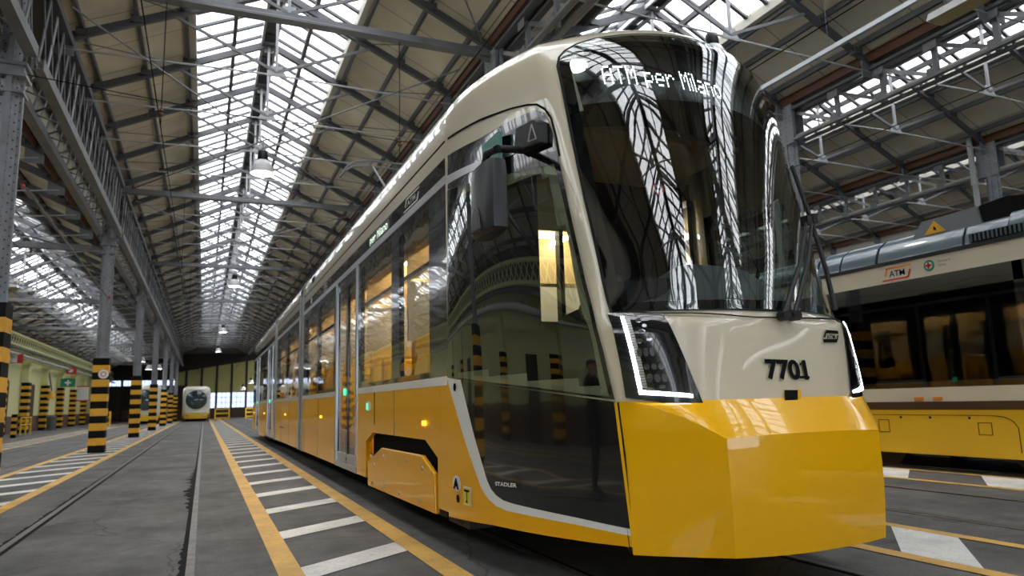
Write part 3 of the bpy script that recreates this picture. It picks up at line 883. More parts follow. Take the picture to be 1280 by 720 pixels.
# windscreen glass, black border, seal
g = MB(); patch(g, ws, F, 'windscreen_glass', .09, .010); wsg = g.build('windscreen', tram, smooth=80)
g = MB(); ring(g, ws, ws_in, F, 'gloss_black', .004); g.build('windscreen_border', wsg, smooth=60)
g = MB(); ring(g, offset_in(ws, -.014), ws, F, 'rubber', .009); g.build('windscreen_seal', wsg, smooth=60)

(uu, zz), = pix_front([(823, 235)]); g = MB()
cir = lambda r_: [(uu+r_*math.cos(a), zz+r_*math.sin(a)) for a in np.linspace(0, 2*math.pi, 25)[:-1]]
patch(g, cir(.033), F, 'sign_white', .2, -.012); ring(g, cir(.036), cir(.027), F, 'red', -.010)
patch(g, [(uu-.024, zz+.017), (uu-.018, zz+.023), (uu+.024, zz-.017), (uu+.018, zz-.023)], F, 'red', .2, -.010)
patch(g, [(uu-.014, zz-.006), (uu+.012, zz-.006), (uu+.012, zz+.006), (uu-.014, zz+.006)], F, 'matt_black', .2, -.011); g.build('windscreen_sticker', wsg)
# side windows and the dark areas, both sides
for s in (-1, 1):
    fs = (lambda s_: (lambda y, z: S(y, z, s_)))(s)
    g = MB(); patch(g, SIDE_GLASS, fs, 'cab_glass', .12, .012); cw = g.build('cab_side_window', tram, smooth=80)
    # dark surround: the outline minus the pane
    so = resample(SIDE_OUT, .05)
    g = MB()
    hdr = [p for p in pix_side([(561, 195), (600, 174), (650, 146), (671, 137.5), (679, 141), (686, 150), (691, 163), (699, 195), (694, 205), (660, 213), (610, 224), (561, 237)])]
    patch(g, hdr, fs, 'gloss_black', .06, .010)
    patch(g, pix_side([(694, 205), (699, 195), (714, 265), (733, 350), (756, 440), (770, 499.5), (763, 496), (748, 430), (727, 345), (708, 262)]), fs, 'gloss_black', .06, .011)
    patch(g, pix_side([(561, 472), (670, 487), (770, 499.5), (763, 496), (670, 484), (563, 470)]), fs, 'gloss_black', .06, .011)
    patch(g, pix_side([(561, 472), (574, 474), (574, 234), (561, 238)]), fs, 'gloss_black', .06, .0115)
    g.build('window_surround', cw, smooth=60)
    # silver line rising across the header to the mirror
    g = MB(); patch(g, pix_side([(560, 221), (640, 188), (655, 181), (656, 187), (641, 195), (560, 231.5)]), fs, 'silver', .06, .016); g.build('silver_line', cw)
    # groove above the header
    g = MB(); patch(g, pix_side([(560, 172.5), (600, 149), (640, 134.5), (660, 130), (672, 129.5), (682, 135), (690, 146), (696, 168), (701, 195), (699, 196), (694, 169), (688, 148), (681, 138), (671, 132), (660, 132.5), (640, 137), (600, 152), (560, 175.5)]), fs, 'matt_black', .05, .005); g.build('header_groove', tram)
    # lower panel, white stripe, yellow flank
    g = MB(); patch(g, pix_side([(578, 475), (670, 488), (775.5, 502.7), (784.5, 570), (792.5, 661.3), (720, 646), (644, 629.5), (631, 625), (622.6, 619), (616, 611), (611, 600), (595, 545)]), fs, 'gloss_black', .08, .014)
    lp = g.build('lower_side_panel', tram, smooth=60)
    if s == -1:
        side_v, side_f = text2d('STADLER', .085, .002, 1.25)
        g = MB(); (ya_, za_), (yb_, zb_) = pix_side([(622, 606.5), (649, 609)])
        kx = (yb_-ya_)/max(v[0] for v in side_v)
        g.add([S(ya_+v[0]*kx, za_+(zb_-za_)*v[0]/max(q[0] for q in side_v)+v[1]*.40, s) for v in side_v], side_f, 'sign_white')
        for i in range(len(g.v)): g.v[i] = (g.v[i][0]-.018, g.v[i][1], g.v[i][2])
        g.build('maker_lettering', lp)
    g = MB(); patch(g, pix_side([(560.5, 472), (578, 475), (595, 545), (611, 600), (616, 611), (622.6, 619), (631, 625), (644, 629.5), (720, 646), (792.5, 661.3), (793.5, 670), (720, 655), (635, 638), (622, 632), (612, 623), (604, 611), (588, 566)]), fs, 'tram_white', .05, .013)
    wst = g.build('white_stripe', tram, smooth=60)
    g = MB()
    for px, py in ((571, 484),):
        (yy, zz), = pix_side([(px, py)]); patch(g, [(yy+.032*math.cos(a), zz+.032*math.sin(a)) for a in np.linspace(0, 2*math.pi, 14)[:-1]], fs, 'matt_black', .1, .018)
    g.build('sensor', wst)
    g = MB(); patch(g, pix_side([(560.5, 472), (588, 566), (604, 611), (612, 623), (622, 632), (635, 638), (720, 655), (793.5, 670), (796, 684), (740, 677.5), (681, 668.5), (620, 656.5), (563, 645.5)]), fs, 'tram_yellow', .06, .012)
    yf = g.build('cab_flank', tram, smooth=60)
    if s == -1:
        (yy, zz), = pix_side([(573.5, 604)])
        g = MB(); patch(g, [(yy+.085*math.cos(a), zz+.058*math.sin(a)) for a in np.linspace(0, 2*math.pi, 24)[:-1]], fs, 'sign_white', .1, .017)
        v, f = text2d('A', .098, .006, 1.35); mx = max(p[0] for p in v)
        g.add([np.array(S(yy+mx/2-p[0], zz-.035+p[1], s))-np.array([.022, .004, 0]) for p in v], f, 'matt_black')
        g.build('letter_badge', yf)
        (yy, zz), = pix_side([(587, 620)])
        g = MB(); patch(g, [(yy+.07, zz-.065), (yy-.07, zz-.065), (yy-.07, zz+.065), (yy+.07, zz+.065)], fs, 'sign_white', .1, .017)
        patch(g, [(yy+.06, zz-.057), (yy-.06, zz-.057), (yy-.06, zz+.057), (yy+.06, zz+.057)], fs, 'sign_yellow', .1, .020)
        patch(g, [(yy+.045, zz+.03), (yy-.045, zz+.03), (yy-.045, zz+.045), (yy+.045, zz+.045)], fs, 'matt_black', .1, .023)
        patch(g, [(yy+.006, zz-.03), (yy-.006, zz-.03), (yy-.006, zz+.03), (yy+.006, zz+.03)], fs, 'matt_black', .1, .023)
        patch(g, [(yy+.02, zz-.045), (yy-.02, zz-.045), (yy, zz-.02)], fs, 'matt_black', .1, .023)
        g.build('jacking_sign', yf)
        (yy, zz), = pix_side([(575, 623)])
        g = MB(); patch(g, [(yy+.03*math.cos(a), zz+.03*math.sin(a)) for a in np.linspace(0, 2*math.pi, 14)[:-1]], fs, 'matt_black', .1, .017); g.build('jacking_hole', yf)

# headlights
HL = pix_front([(758.5, 392), (828, 395), (878, 504.5), (830, 503), (783, 497.5)])
HLs = pix_front([(776.5, 399), (780.8, 399), (803.5, 488.5), (864, 493.3), (865, 497.4), (800, 493.3)])
rows = [[(793, 402), (797, 400)], [(800, 412), (808, 417)], [(803, 425), (812, 430)]]
for s in (-1, 1):
    fm = (lambda s_: (lambda u, z: F(-s_*u, z)))(s)
    g = MB(); patch(g, HL, fm, 'gloss_black', .06, .012); hl = g.build('headlight', tram, smooth=60)
    g = MB(); patch(g, HLs, fm, 'led_white', .05, .022); g.build('led_strip', hl)
    for px, py, w, h in ((799, 402, .022, .022), (803, 415, .028, .026), (808, 441, .07, .05), (800, 427, .03, .026), (818, 459, .08, .035), (822, 473, .085, .05), (812, 487, .04, .02), (828, 484, .03, .02), (806, 408, .02, .02), (812, 425, .026, .024)):
        (uu, zz), = pix_front([(px, py)]); g = MB()
        for k in range(3 if w > .05 else 1):
            du = (k-1)*w*.36 if w > .05 else 0; ww = w*.3 if w > .05 else w
            patch(g, [(uu+du+ww/2*math.cos(a), zz+h/2*math.sin(a)) for a in np.linspace(0, 2*math.pi, 13)[:-1]], fm, 'lens_clear', .2, .020)
        g.build('lens', hl)
    g = MB()
    lst = HLs[0]; led_n = 26
    a0, a1 = np.array(pix_front([(785, 402)])[0]), np.array(pix_front([(806, 484)])[0])
    for k in range(led_n):
        c = a0+(a1-a0)*k/(led_n-1); patch(g, [(c[0]-.012, c[1]-.006), (c[0]+.012, c[1]-.006), (c[0]+.012, c[1]+.006), (c[0]-.012, c[1]+.006)], fm, 'silver', .2, .018)
    g.build('led_cooling_comb', hl)

# number, badge and coupler hatch on the cream nose panel
def front_text(s, p0, p1, hpx, m, bold, off=.012, name='text', parent=None, shear=0):
    v, f = text2d(s, 1.0, bold); mx = max(p[0] for p in v); my = max(p[1] for p in v); mn = min(p[0] for p in v)
    a = np.array(pix_front([p0])[0]); b = np.array(pix_front([p1])[0]); c = np.array(pix_front([(p0[0]-shear, p0[1]-hpx)])[0])
    g = MB()
    pts = [a+(b-a)*(p[0]-mn)/(mx-mn)+np.array([0, (c-a)[1]])*p[1]/my for p in v]
    g.add([(XC+q[0], front(q[0], q[1])-off, q[1]) for q in pts], f, m)
    return g
g = front_text('7701', (957.5, 472.5), (1009, 473.5), 24, 'matt_black', .04)
patch(g, pix_front([(997.5, 470.3), (1010, 470.6), (1010, 473.6), (997.5, 473.3)]), F, 'matt_black', .2, .0125); patch(g, pix_front([(997.5, 455), (1003, 449.5), (1003, 453.5), (997.5, 458)]), F, 'matt_black', .2, .0125); g.build('fleet_number', tram)
lg = MB()
L4 = pix_front([(1027, 426.5), (1044, 426.5), (1045.5, 416), (1030.5, 415)])
for a, b, wd in ((0, 1, .010), (2, 3, .010)):
    p, q = np.array(L4[a]), np.array(L4[b]); patch(lg, [p-[0, wd], q-[0, wd], q+[0, wd], p+[0, wd]], F, 'matt_black', .2, .012)
for a, b, t0, t1 in ((0, 3, .35, 1), (1, 2, 0, .65)):
    p, q = np.array(L4[a]), np.array(L4[b]); p, q = p+(q-p)*t0, p+(q-p)*t1
    patch(lg, [p-[.008, 0], p+[.008, 0], q+[.008, 0], q-[.008, 0]], F, 'matt_black', .2, .012)
t = front_text('ATM', (1032, 424), (1042.5, 424.3), 5.5, 'matt_black', .01)
lg.add(t.v, t.f, 'matt_black'); lg.build('operator_badge', tram)
g = MB(); HB = pix_front([(979, 488), (999, 487), (1000, 506.5), (979.5, 507)])
patch(g, HB, F, 'tram_yellow', .06, .010); hb = g.build('coupler_hatch', tram)
g = MB(); patch(g, pix_front([(978.5, 488), (995, 488), (995, 507), (979, 507)]), F, 'matt_black', .06, .014); g.build('coupler_recess', hb)
# seams of the nose
g = MB()
for pl in ([(762, 391.5), (828, 394), (940, 397.5), (1044, 401.5), (1044, 400), (940, 396), (828, 392.5), (762, 390)], [(878, 507), (970, 511), (1062, 505), (1062, 503), (970, 508.5), (878, 504)]):
    patch(g, pix_front(pl), F, 'matt_black', .08, .009)
g.build('panel_seams', tram)

# bumper: the faceted yellow nose under the cream panel
bm_ = MB()
Zs = np.linspace(0, 1, 7)
def bump_rows():
    rows = []
    top = []
    N = 10
    # columns along the bumper from left seam to left corner, along the front, to the right seam
    cols = []
    for s, rng in ((-1, range(0, 9)),):
        for i in rng:
            t = i/8; cols.append(('s', -1, t))
    for i in range(1, 16): cols.append(('f', 0, -1+2*i/16))
    for i in range(8, -1, -1): cols.append(('s', 1, i/8))
    return cols
cols = bump_rows()
def bcol(c):
    kind, s, t = c
    if kind == 's':
        zt = 1.075-.195*t**1.7
        zb = .285+.01*t
        wa, ya = corner(1.06)
        def at(z_):
            ys = ysm(z_); us = hw(ys, max(z_, .25))+.020; return us+(.535-us)*t, ys+(2.965-ys)*(t**.92)
        u, y = at(zt)
        # back edge of the top face follows the nose panel
        ub = wa+(.535-wa)*t; yb_ = front(ub, 1.075)
        bx = s
    else:
        u = .535*t; y = 2.965-.035*(1-t*t); zt = .88+.012*(1-t*t); zb = .295-.012*(1-t*t)
        ub = u; yb_ = front(ub, 1.075); bx = 1
    out = []
    out.append((XC+bx*ub*(.93), yb_+.12, 1.077))
    for k in range(0, 6): out.append((XC+bx*(ub+(u-ub)*k/5), yb_+(y-yb_)*k/5-.004*math.sin(math.pi*k/5), 1.075+(zt-1.075)*k/5+.004*math.sin(math.pi*k/5)))
    for k in range(1, 9):
        f_ = k/8; z_ = zt+(zb-zt)*f_; uu, yy = at(z_) if kind == 's' else (u, y)
        out.append((XC+bx*(uu*(1-.022*f_**2*(t if kind == 's' else 1))), yy-(.012*math.sin(math.pi*f_)-.012*f_)*(t if kind == 's' else 1), z_))
    out.append((XC+bx*u*.9, y+.1, zb+.01))
    return out
CP = [bcol(c) for c in cols]; nr = len(CP[0])
bm_.add([p for c in CP for p in c], [(i*nr+j, (i+1)*nr+j, (i+1)*nr+j+1, i*nr+j+1) for i in range(len(CP)-1) for j in range(nr-1)], 'bumper_yellow')
bump = bm_.build('bumper', tram, smooth=22, bevel=None)
bv = bump.modifiers.new('b', 'BEVEL'); bv.width = .035; bv.segments = 4; bv.limit_method = 'ANGLE'; bv.angle_limit = R(22)
for s in (-1, 1):
    g = MB(); g.tube([(XC+s*(hw(ysm(z), z)+.018), ysm(z)+.028, z) for z in np.linspace(.29, 1.07, 8)], .006, 'matt_black', 6); g.build('bumper_seam', bump)

# inside the cab: destination display, dashboard, driver's seat, bulkhead
dz = 3.24
g = MB()
pl = []
for u in np.linspace(-.80, .80, 17): pl.append(u)
for j, (za, zb) in enumerate(((3.0, 3.5),)):
    vs = [(XC+u*.97, front(u, z)+.075, z) for z in (za, zb) for u in pl]
    g.add(vs, [(i, i+1, len(pl)+i+1, len(pl)+i) for i in range(len(pl)-1)], 'satin_black')
    vs2 = [(XC+u*.97, front(u, z)+d, z) for z, d in ((za, .075), (za, .55)) for u in pl]
    g.add(vs2, [(i, i+1, len(pl)+i+1, len(pl)+i) for i in range(len(pl)-1)], 'satin_black')
disp = g.build('destination_display', tram)
DOT = {'A': ['01110', '10001', '10001', '11111', '10001', '10001', '10001'], 'T': ['11111', '00100', '00100', '00100', '00100', '00100', '00100'],
       'M': ['10001', '11011', '10101', '10101', '10001', '10001', '10001'], 'p': ['00000', '00000', '11110', '10001', '10001', '11110', '10000', '10000'],
       'e': ['00000', '00000', '01110', '10001', '11111', '10000', '01110'], 'r': ['00000', '00000', '10110', '11001', '10000', '10000', '10000'],
       'i': ['1', '0', '1', '1', '1', '1', '1'], 'l': ['1', '1', '1', '1', '1', '1', '1'], 'a': ['00000', '00000', '01110', '00001', '01111', '10001', '01111'],
       'n': ['00000', '00000', '11110', '10001', '10001', '10001', '10001'], 'o': ['00000', '00000', '01110', '10001', '10001', '10001', '01110'], ' ': ['00']*7}
def dots(s):
    x = 0; out = []
    for ch in s:
        pat = DOT[ch]
        for r_, row in enumerate(pat):
            for c_, b in enumerate(row):
                if b == '1': out.append((x+c_, 6-r_))
        x += len(pat[0])+1
    return out, x-1
D, W_ = dots('ATM per Milano')
a = pix_front([(762, 99)])[0]; b = pix_front([(911, 119)])[0]; c = pix_front([(760, 75)])[0]
g = MB()
print('display', a, b, c)
hgt = (c[1]-a[1])/7.0
for dx, dy in D:
    u = a[0]+(b[0]-a[0])*dx/W_; z = a[1]+(b[1]-a[1])*dx/W_+dy*hgt
    hu = abs(b[0]-a[0])/W_*.33; hz = hgt*.33
    g.add([(XC+uu, front(uu, zz)+.058, zz) for uu, zz in ((u-hu, z-hz), (u+hu, z-hz), (u+hu, z+hz), (u-hu, z+hz))], [(0, 1, 2, 3)], 'led_text')
g.build('led_lettering', disp)
# marker lamps behind the top corners
for s in (-1, 1):
    u0, z0 = pix_front([(719, 79)])[0]; u0 = abs(u0)*s
    cir = lambda r_: [(u0+r_*1.0*math.cos(q_), z0+r_*math.sin(q_)) for q_ in np.linspace(0, 2*math.pi, 25)[:-1]]
    g = MB(); patch(g, cir(.050), F, 'led_white' if s < 0 else 'lens_clear', .2, -.022); l_ = g.build('marker_lamp', tram)
    g = MB(); ring(g, cir(.066), cir(.049), F, 'chrome', -.020); g.build('lamp_ring', l_)
    g = MB(); patch(g, [(u0+du, z0+dz_) for du, dz_ in ((-.075, -.13), (.13, -.12), (.11, .08), (-.06, .09))], F, 'mirror_grey', .05, -.03); g.build('lamp_housing', l_)
# dashboard
g = MB(); pr = []
for u in np.linspace(-.82, .82, 21):
    e = abs(u)/.82; y0 = front(u, 1.6)+.05
    hump = .30*math.exp(-((u-.05)/.42)**4)
    col = [(u, y0, 1.45), (u, y0, 1.60), (u, y0+.16, 1.66+hump*.35), (u, y0+.34, 1.68+hump*.75), (u, y0+.55, 1.66+hump), (u, y0+.75, 1.64+hump*.9), (u, y0+.78, 1.3)]
    pr.append([(XC+a_*.97, b_, c_) for a_, b_, c_ in col])
k = len(pr[0])
g.add([p for r_ in pr for p in r_], [(i*k+j, (i+1)*k+j, (i+1)*k+j+1, i*k+j+1) for i in range(len(pr)-1) for j in range(k-1)], 'dash_grey')
g.build('dashboard', tram, smooth=60)
g = MB(); g.box(XC-.66, XC-.50, 3.62, 3.78, 1.66, 1.80, 'satin_black'); g.box(XC-.52, XC-.34, 3.60, 3.68, 1.70, 1.82, 'mirror_grey'); g.lathe((XC-.52, 3.52, 1.62), [(.03, 0), (.03, .012)], 'sign_white', 14); g.build('control_console', tram)
g = MB(); g.tube([(XC+.42, 3.75, 1.74), (XC+.47, 3.72, 1.95), (XC+.55, 3.68, 2.07), (XC+.58, 3.66, 2.18), (XC+.53, 3.66, 2.24)], .014, 'satin_black', 8); g.build('gooseneck_microphone', tram)
g = MB(); g.box(XC-.25, XC+.25, 4.45, 4.95, .95, 1.08, 'satin_black'); g.box(XC-.24, XC+.24, 4.90, 5.02, 1.05, 1.85, 'satin_black'); g.box(XC-.14, XC+.14, 4.92, 5.0, 1.85, 2.1, 'satin_black'); g.box(XC-.08, XC+.08, 4.6, 4.8, .45, .95, 'satin_black'); g.build('driver_seat', tram, bevel=.03)
g = MB()
g.box(XC+.02, XC+1.12, 5.36, 5.42, .45, 3.05, 'matt_black'); g.box(XC-.40, XC+.02, 5.36, 5.42, 2.55, 3.05, 'interior_wood'); g.box(XC-1.14, XC-.40, 5.36, 5.42, .45, 3.05, 'satin_black')
g.box(XC-.40, XC+.02, 5.36, 5.42, .45, 1.75, 'satin_black'); g.box(XC-.21, XC-.17, 5.35, 5.43, 1.75, 2.55, 'satin_black')
g.build('cab_bulkhead', tram)
g = MB(); g.box(XC-.9, XC+.9, 4.3, 5.36, 3.02, 3.06, 'interior_wood'); g.build('cab_ceiling', tram)
g = MB(); g.prism([(-1.12, 5.3), (-.95, 4.6), (-.6, 3.6), (.6, 3.6), (.95, 4.6), (1.12, 5.3)], lambda u, v, w: (XC+u, v, w), .40, .45, 'interior_floor'); g.build('cab_floor', tram)
g = MB(); g.box(XC-1.17, XC-1.14, 4.35, 5.3, 2.62, 2.95, 'teal_panel'); g.build('sun_blind', tram)

# wipers resting at the right of the windscreen
for (p0, p1, d) in (((972, 398), (1008, 276), 0), ((985, 398), (1015, 274), 1)):
    a = pix_front([(p0[0], 396)])[0]; 
    P0 = np.array(F(a[0], a[1]))+np.array([0, -.05, 0])
    dd = ray(*p1); tt = (P0[1]+.28-0)/dd[1]; P1 = CO+dd*tt
    g = MB(); g.tube([P0, P0+(P1-P0)*.5+np.array([0, -.03, 0]), P1], [.016, .013, .010], 'satin_black', 8); w_ = g.build('wiper_arm', tram)
    g = MB(); g.lathe(tuple(P0), [(.03, -.03), (.03, .03)], 'satin_black', 12, 'y'); g.build('wiper_pivot', w_); g = MB()
    g.box(P1[0]-.02, P1[0]+.02, P1[1]-.03, P1[1]+.03, P1[2]-.03, P1[2]+.03, 'satin_black'); g.build('wiper_joint', w_)
q = [(.86, 1.75), (.895, 2.1), (.915, 2.5), (.90, 2.75)]
g = MB(); g.tube([np.array(F(.80, 1.63))+np.array([0, -.05, 0]), np.array(F(.84, 1.9))+np.array([.02, -.06, 0]), np.array(F(.87, 2.3))+np.array([.02, -.06, 0]), np.array(F(.88, 2.72))+np.array([.0, -.05, 0])], .016, 'satin_black', 8)
g.build('wiper_blade', tram)

# wing mirror on the near side
for s in (-1,):
    (yb, zb), = pix_side([(671, 170)])
    P = np.array(S(yb, zb, s)); nx = s*1.0
    g = MB()
    (y1_, z1_), (y2_, z2_) = pix_side([(655, 178), (688, 172)])
    g.prism([(y1_, zb-.095), (y2_, zb-.09), (y2_+.0, zb+.05), (y2_+.05, zb+.085), (y1_-.03, zb+.075)], lambda u, v, w: (XC+s*(hw(u, zb)+w), u, v), .01, .085, 'satin_black')
    mr = g.build('wing_mirror', tram, bevel=.012)
    g = MB(); tri = [(y2_+.02, zb-.06), (y2_+.09, zb-.06), (y2_+.055, zb+.05)]
    for i in range(3):
        (a0, b0), (a1, b1) = tri[i-1], tri[i]; g.bar((XC+s*(hw(a0, zb)+.088), a0, b0), (XC+s*(hw(a1, zb)+.088), a1, b1), .008, .006, 'light_grey')
    g.build('triangle_mark', mr)
    t1 = CO+ray(607, 204)*((XC-1.225-.30)/ray(607, 204)[0]) if s == -1 else None
    if s == -1:
        A_ = CO+ray(650, 187)*((XC-hw(yb, zb)-.08-0)/ray(650, 187)[0])
        B_ = CO+ray(622, 186)*((XC-1.47)/ray(622, 186)[0]); C_ = CO+ray(609, 192)*((XC-1.5)/ray(609, 192)[0]); D_ = CO+ray(606, 206)*((XC-1.5)/ray(606, 206)[0])
        H_ = [CO+ray(*p)*((XC-1.5)/ray(*p)[0]) for p in ((590, 203), (631, 203), (635, 283), (595, 286))]
    def mx_(p): return p if s == -1 else np.array([2*XC-p[0], p[1], p[2]])
    g = MB(); g.tube([mx_(p) for p in (A_, B_, C_, D_)], .024, 'satin_black', 10); g.build('mirror_arm', mr, smooth=60)
    ys = [p[1] for p in H_]; zs = [p[2] for p in H_]
    ym, yw = (max(ys)+min(ys))/2, (max(ys)-min(ys))/2*.66; zt_, zb_ = max(zs)-.10, min(zs)+.005
    g = MB(); prof = []; nseg = 9
    xm = XC+s*1.5
    lv = [(0, .72, .55), (.04, .95, .9), (.2, 1, 1), (.6, 1.0, 1.0), (.75, 1, 1.06), (.95, .98, 1.0), (1, .8, .7)]
    vs = []
    for f_, ky, kx in lv:
        z = zt_+(zb_-zt_)*f_
        for a_ in np.linspace(0, 2*math.pi, 17)[:-1]:
            cx, cy = math.cos(a_), math.sin(a_)
            sx = abs(cx)**.6*(1 if cx > 0 else -1); sy = abs(cy)**.6*(1 if cy > 0 else -1)
            vs.append((xm+.07*kx*sy, ym+yw*ky*sx, z))
    n_ = 16
    g.add(vs, [(i*n_+k_, i*n_+(k_+1) % n_, (i+1)*n_+(k_+1) % n_, (i+1)*n_+k_) for i in range(len(lv)-1) for k_ in range(n_)]+[tuple(range(n_)), tuple(range((len(lv)-1)*n_, len(lv)*n_))], 'mirror_grey')
    hs = g.build('mirror_housing', mr, smooth=40)
    g = MB()
    g.prism([(ym-yw*.35, zb_+.02), (ym+yw*.45, zb_+.02), (ym+yw*.3, zb_+.13), (ym+yw*.05, zb_+.17), (ym-yw*.2, zb_+.13)], lambda u, v, w: (xm+s*(.060+w), u, v), 0, .03, 'mirror_grey')
    g.build('housing_ridge', hs, bevel=.01)
# ------------------------------------------------------------------ the yellow tram: body modules
PROF = [(1.225, 3.09), (1.225, 3.27), (1.215, 3.43), (1.18, 3.54), (1.10, 3.62), (.98, 3.68), (.84, 3.71), (0, 3.73)]
def roof_poly():
    return [(-u, z) for u, z in PROF]+[(u, z) for u, z in PROF[::-1][1:]]
def roof_shell(y0, y1, name):
    pl = roof_poly(); inner = [(u*.955, z-.05) for u, z in pl]
    m = MB(); n = len(pl)
    vs = [(XC+u, y, z) for y in (y0, y1) for u, z in pl]
    fs = [(i, i+1, n+i+1, n+i) for i in range(n-1)]
    vs2 = [(XC+u, y, z) for y in (y0, y1) for u, z in inner]
    m.add(vs, fs, 'tram_cream'); m.add(vs2, fs, 'interior_pale')
    m.add([(XC+u, y1, z) for u, z in pl+inner[::-1]], [tuple(range(2*n))], 'rubber')
    return m.build(name, tram, smooth=60)
ZS0, ZS1, ZW1, ZL1, ZH1 = 1.235, 1.305, 2.87, 2.94, 3.095      # sill stripe, glazing top, silver line, header
def body_side(s, y0, y1, doors, wins, front_arch=None):
    xo = XC+s*HW; xi = xo-s*.05
    X0, X1 = min(xo, xi), max(xo, xi)
    segs = []; c = y0
    for a, b in doors: segs.append((c, a)); c = b
    segs.append((c, y1))
    for a, b in segs:
        if b-a < .02: continue
        zb = .27
        if front_arch and a <= front_arch[0] < b:
            fa, fb = front_arch
            poly = [(a, zb), (fa-.02, zb), (fa-.02, .60), (fa+.28, .72), (fb-.30, .72), (fb+.05, .58), (fb+.05, zb), (b, zb), (b, ZS0), (a, ZS0)]
            m = MB()
            # quads around the wheel opening
            for q in ([(a, zb), (fa-.06, zb), (fa-.06, .66), (a, .66)], [(a, .66), (fa-.06, .66), (fa+.30, .79), (fa+.30, ZS0), (a, ZS0)],
                      [(fa+.30, .79), (fb-.30, .79), (fb-.30, ZS0), (fa+.30, ZS0)], [(fb-.30, .79), (fb+.06, .68), (b, .68), (b, ZS0), (fb-.30, ZS0)], [(fb+.06, zb), (b, zb), (b, .68), (fb+.06, .68)]):
                m.prism(q, lambda u, v, w: (xo-s*w, u, v), 0, .05, 'tram_yellow')
        else:
            m = MB().box(X0, X1, a, b, zb, ZS0, 'tram_yellow')
        sk = m.build('skirt_panel', tram)
        # panel joints and small fittings
        j = MB()
        for yj in np.arange(a+1.75, b-.3, 1.75): j.box(min(xo, xo+s*.002), max(xo, xo+s*.002), yj-.004, yj+.004, .29 if not front_arch or not(front_arch[0]-.1 < yj < front_arch[1]+.1) else .75, ZS0, 'matt_black')
        if j.v: j.build('panel_joint', sk)
        MB().box(min(xo, xo+s*.004), max(xo, xo+s*.004), a, b, ZS0, ZS1, 'tram_white').box(X0, X1, a, b, ZS0, ZS1, 'tram_white').build('waist_stripe', tram)
        # glazing band: black surround pieces with the panes set flush
        ww = [w for w in wins if a <= w[0] < b]
        band = MB(); cc = a
        for w0, w1 in ww:
            band.box(X0, X1, cc, w0, ZS1, ZW1, 'gloss_black'); cc = w1
            band.box(X0, X1, w0, w1, ZS1, ZS1+.05, 'gloss_black'); band.box(X0, X1, w0, w1, ZW1-.08, ZW1, 'gloss_black')
        band.box(X0, X1, cc, b, ZS1, ZW1, 'gloss_black')
        bd = band.build('window_band', tram)
        for w0, w1 in ww:
            p = MB().box(xo-s*.012 if s > 0 else xo, xo if s > 0 else xo+.012, w0, w1, ZS1+.05, ZW1-.08, 'window_glass').build('window_pane', bd)
            MB().box(X0, X1, w0, w1, 2.28, 2.32, 'gloss_black').build('vent_rail', p)
    MB().box(X0, X1, y0, y1, ZL1, ZH1, 'gloss_black').build('header_band', tram)
    MB().box(min(xo+s*.006, xi), max(xo+s*.006, xi), y0, y1, ZW1, ZL1, 'silver').build('silver_line', tram)
    MB().box(min(xo, xo+s*.003), max(xo, xo+s*.003), y0, y1, 3.225, 3.24, 'matt_black').build('cantrail_groove', tram)
    for a, b in doors:
        fr = MB()
        for y in (a+.035, b-.035): fr.box(min(xo+s*.012, xi), max(xo+s*.012, xi), y-.035, y+.035, .30, ZW1, 'silver')
        fr.box(min(xo+s*.01, xi), max(xo+s*.01, xi), a, b, .27, .34, 'silver'); fr.box(min(xo, xi), max(xo, xi), a, b, ZW1-.05, ZW1, 'gloss_black')
        fd = fr.build('door', tram)
        mid = (a+b)/2
        for l0, l1 in ((a+.07, mid-.01), (mid+.01, b-.07)):
            lf = MB(); xd0, xd1 = sorted((xo-s*.012, xo-s*.045))
            lf.box(xd0, xd1, l0, l0+.06, .34, ZW1-.05, 'gloss_black'); lf.box(xd0, xd1, l1-.06, l1, .34, ZW1-.05, 'gloss_black')
            lf.box(xd0, xd1, l0+.06, l1-.06, .34, .46, 'light_grey'); lf.box(xd0, xd1, l0+.06, l1-.06, ZW1-.15, ZW1-.05, 'gloss_black')
            lf.box((xd0+xd1)/2-.006, (xd0+xd1)/2+.006, l0+.06, l1-.06, .46, ZW1-.15, 'window_glass')
            lf.build('door_leaf', fd)
        b_ = MB(); b_.lathe((xo-s*.012, mid+.10, 1.28), [(.0, s*.02), (.045, s*.02), (.05, 0)], 'button_green', 14, 'x'); b_.build('door_button', fd)
def small_side(s, y, z, w, h, m, name, t=.008, parent=None):
    xo = XC+s*HW
    return MB().box(min(xo, xo+s*t), max(xo, xo+s*t), y-w/2, y+w/2, z-h/2, z+h/2, m).build(name, parent or tram)

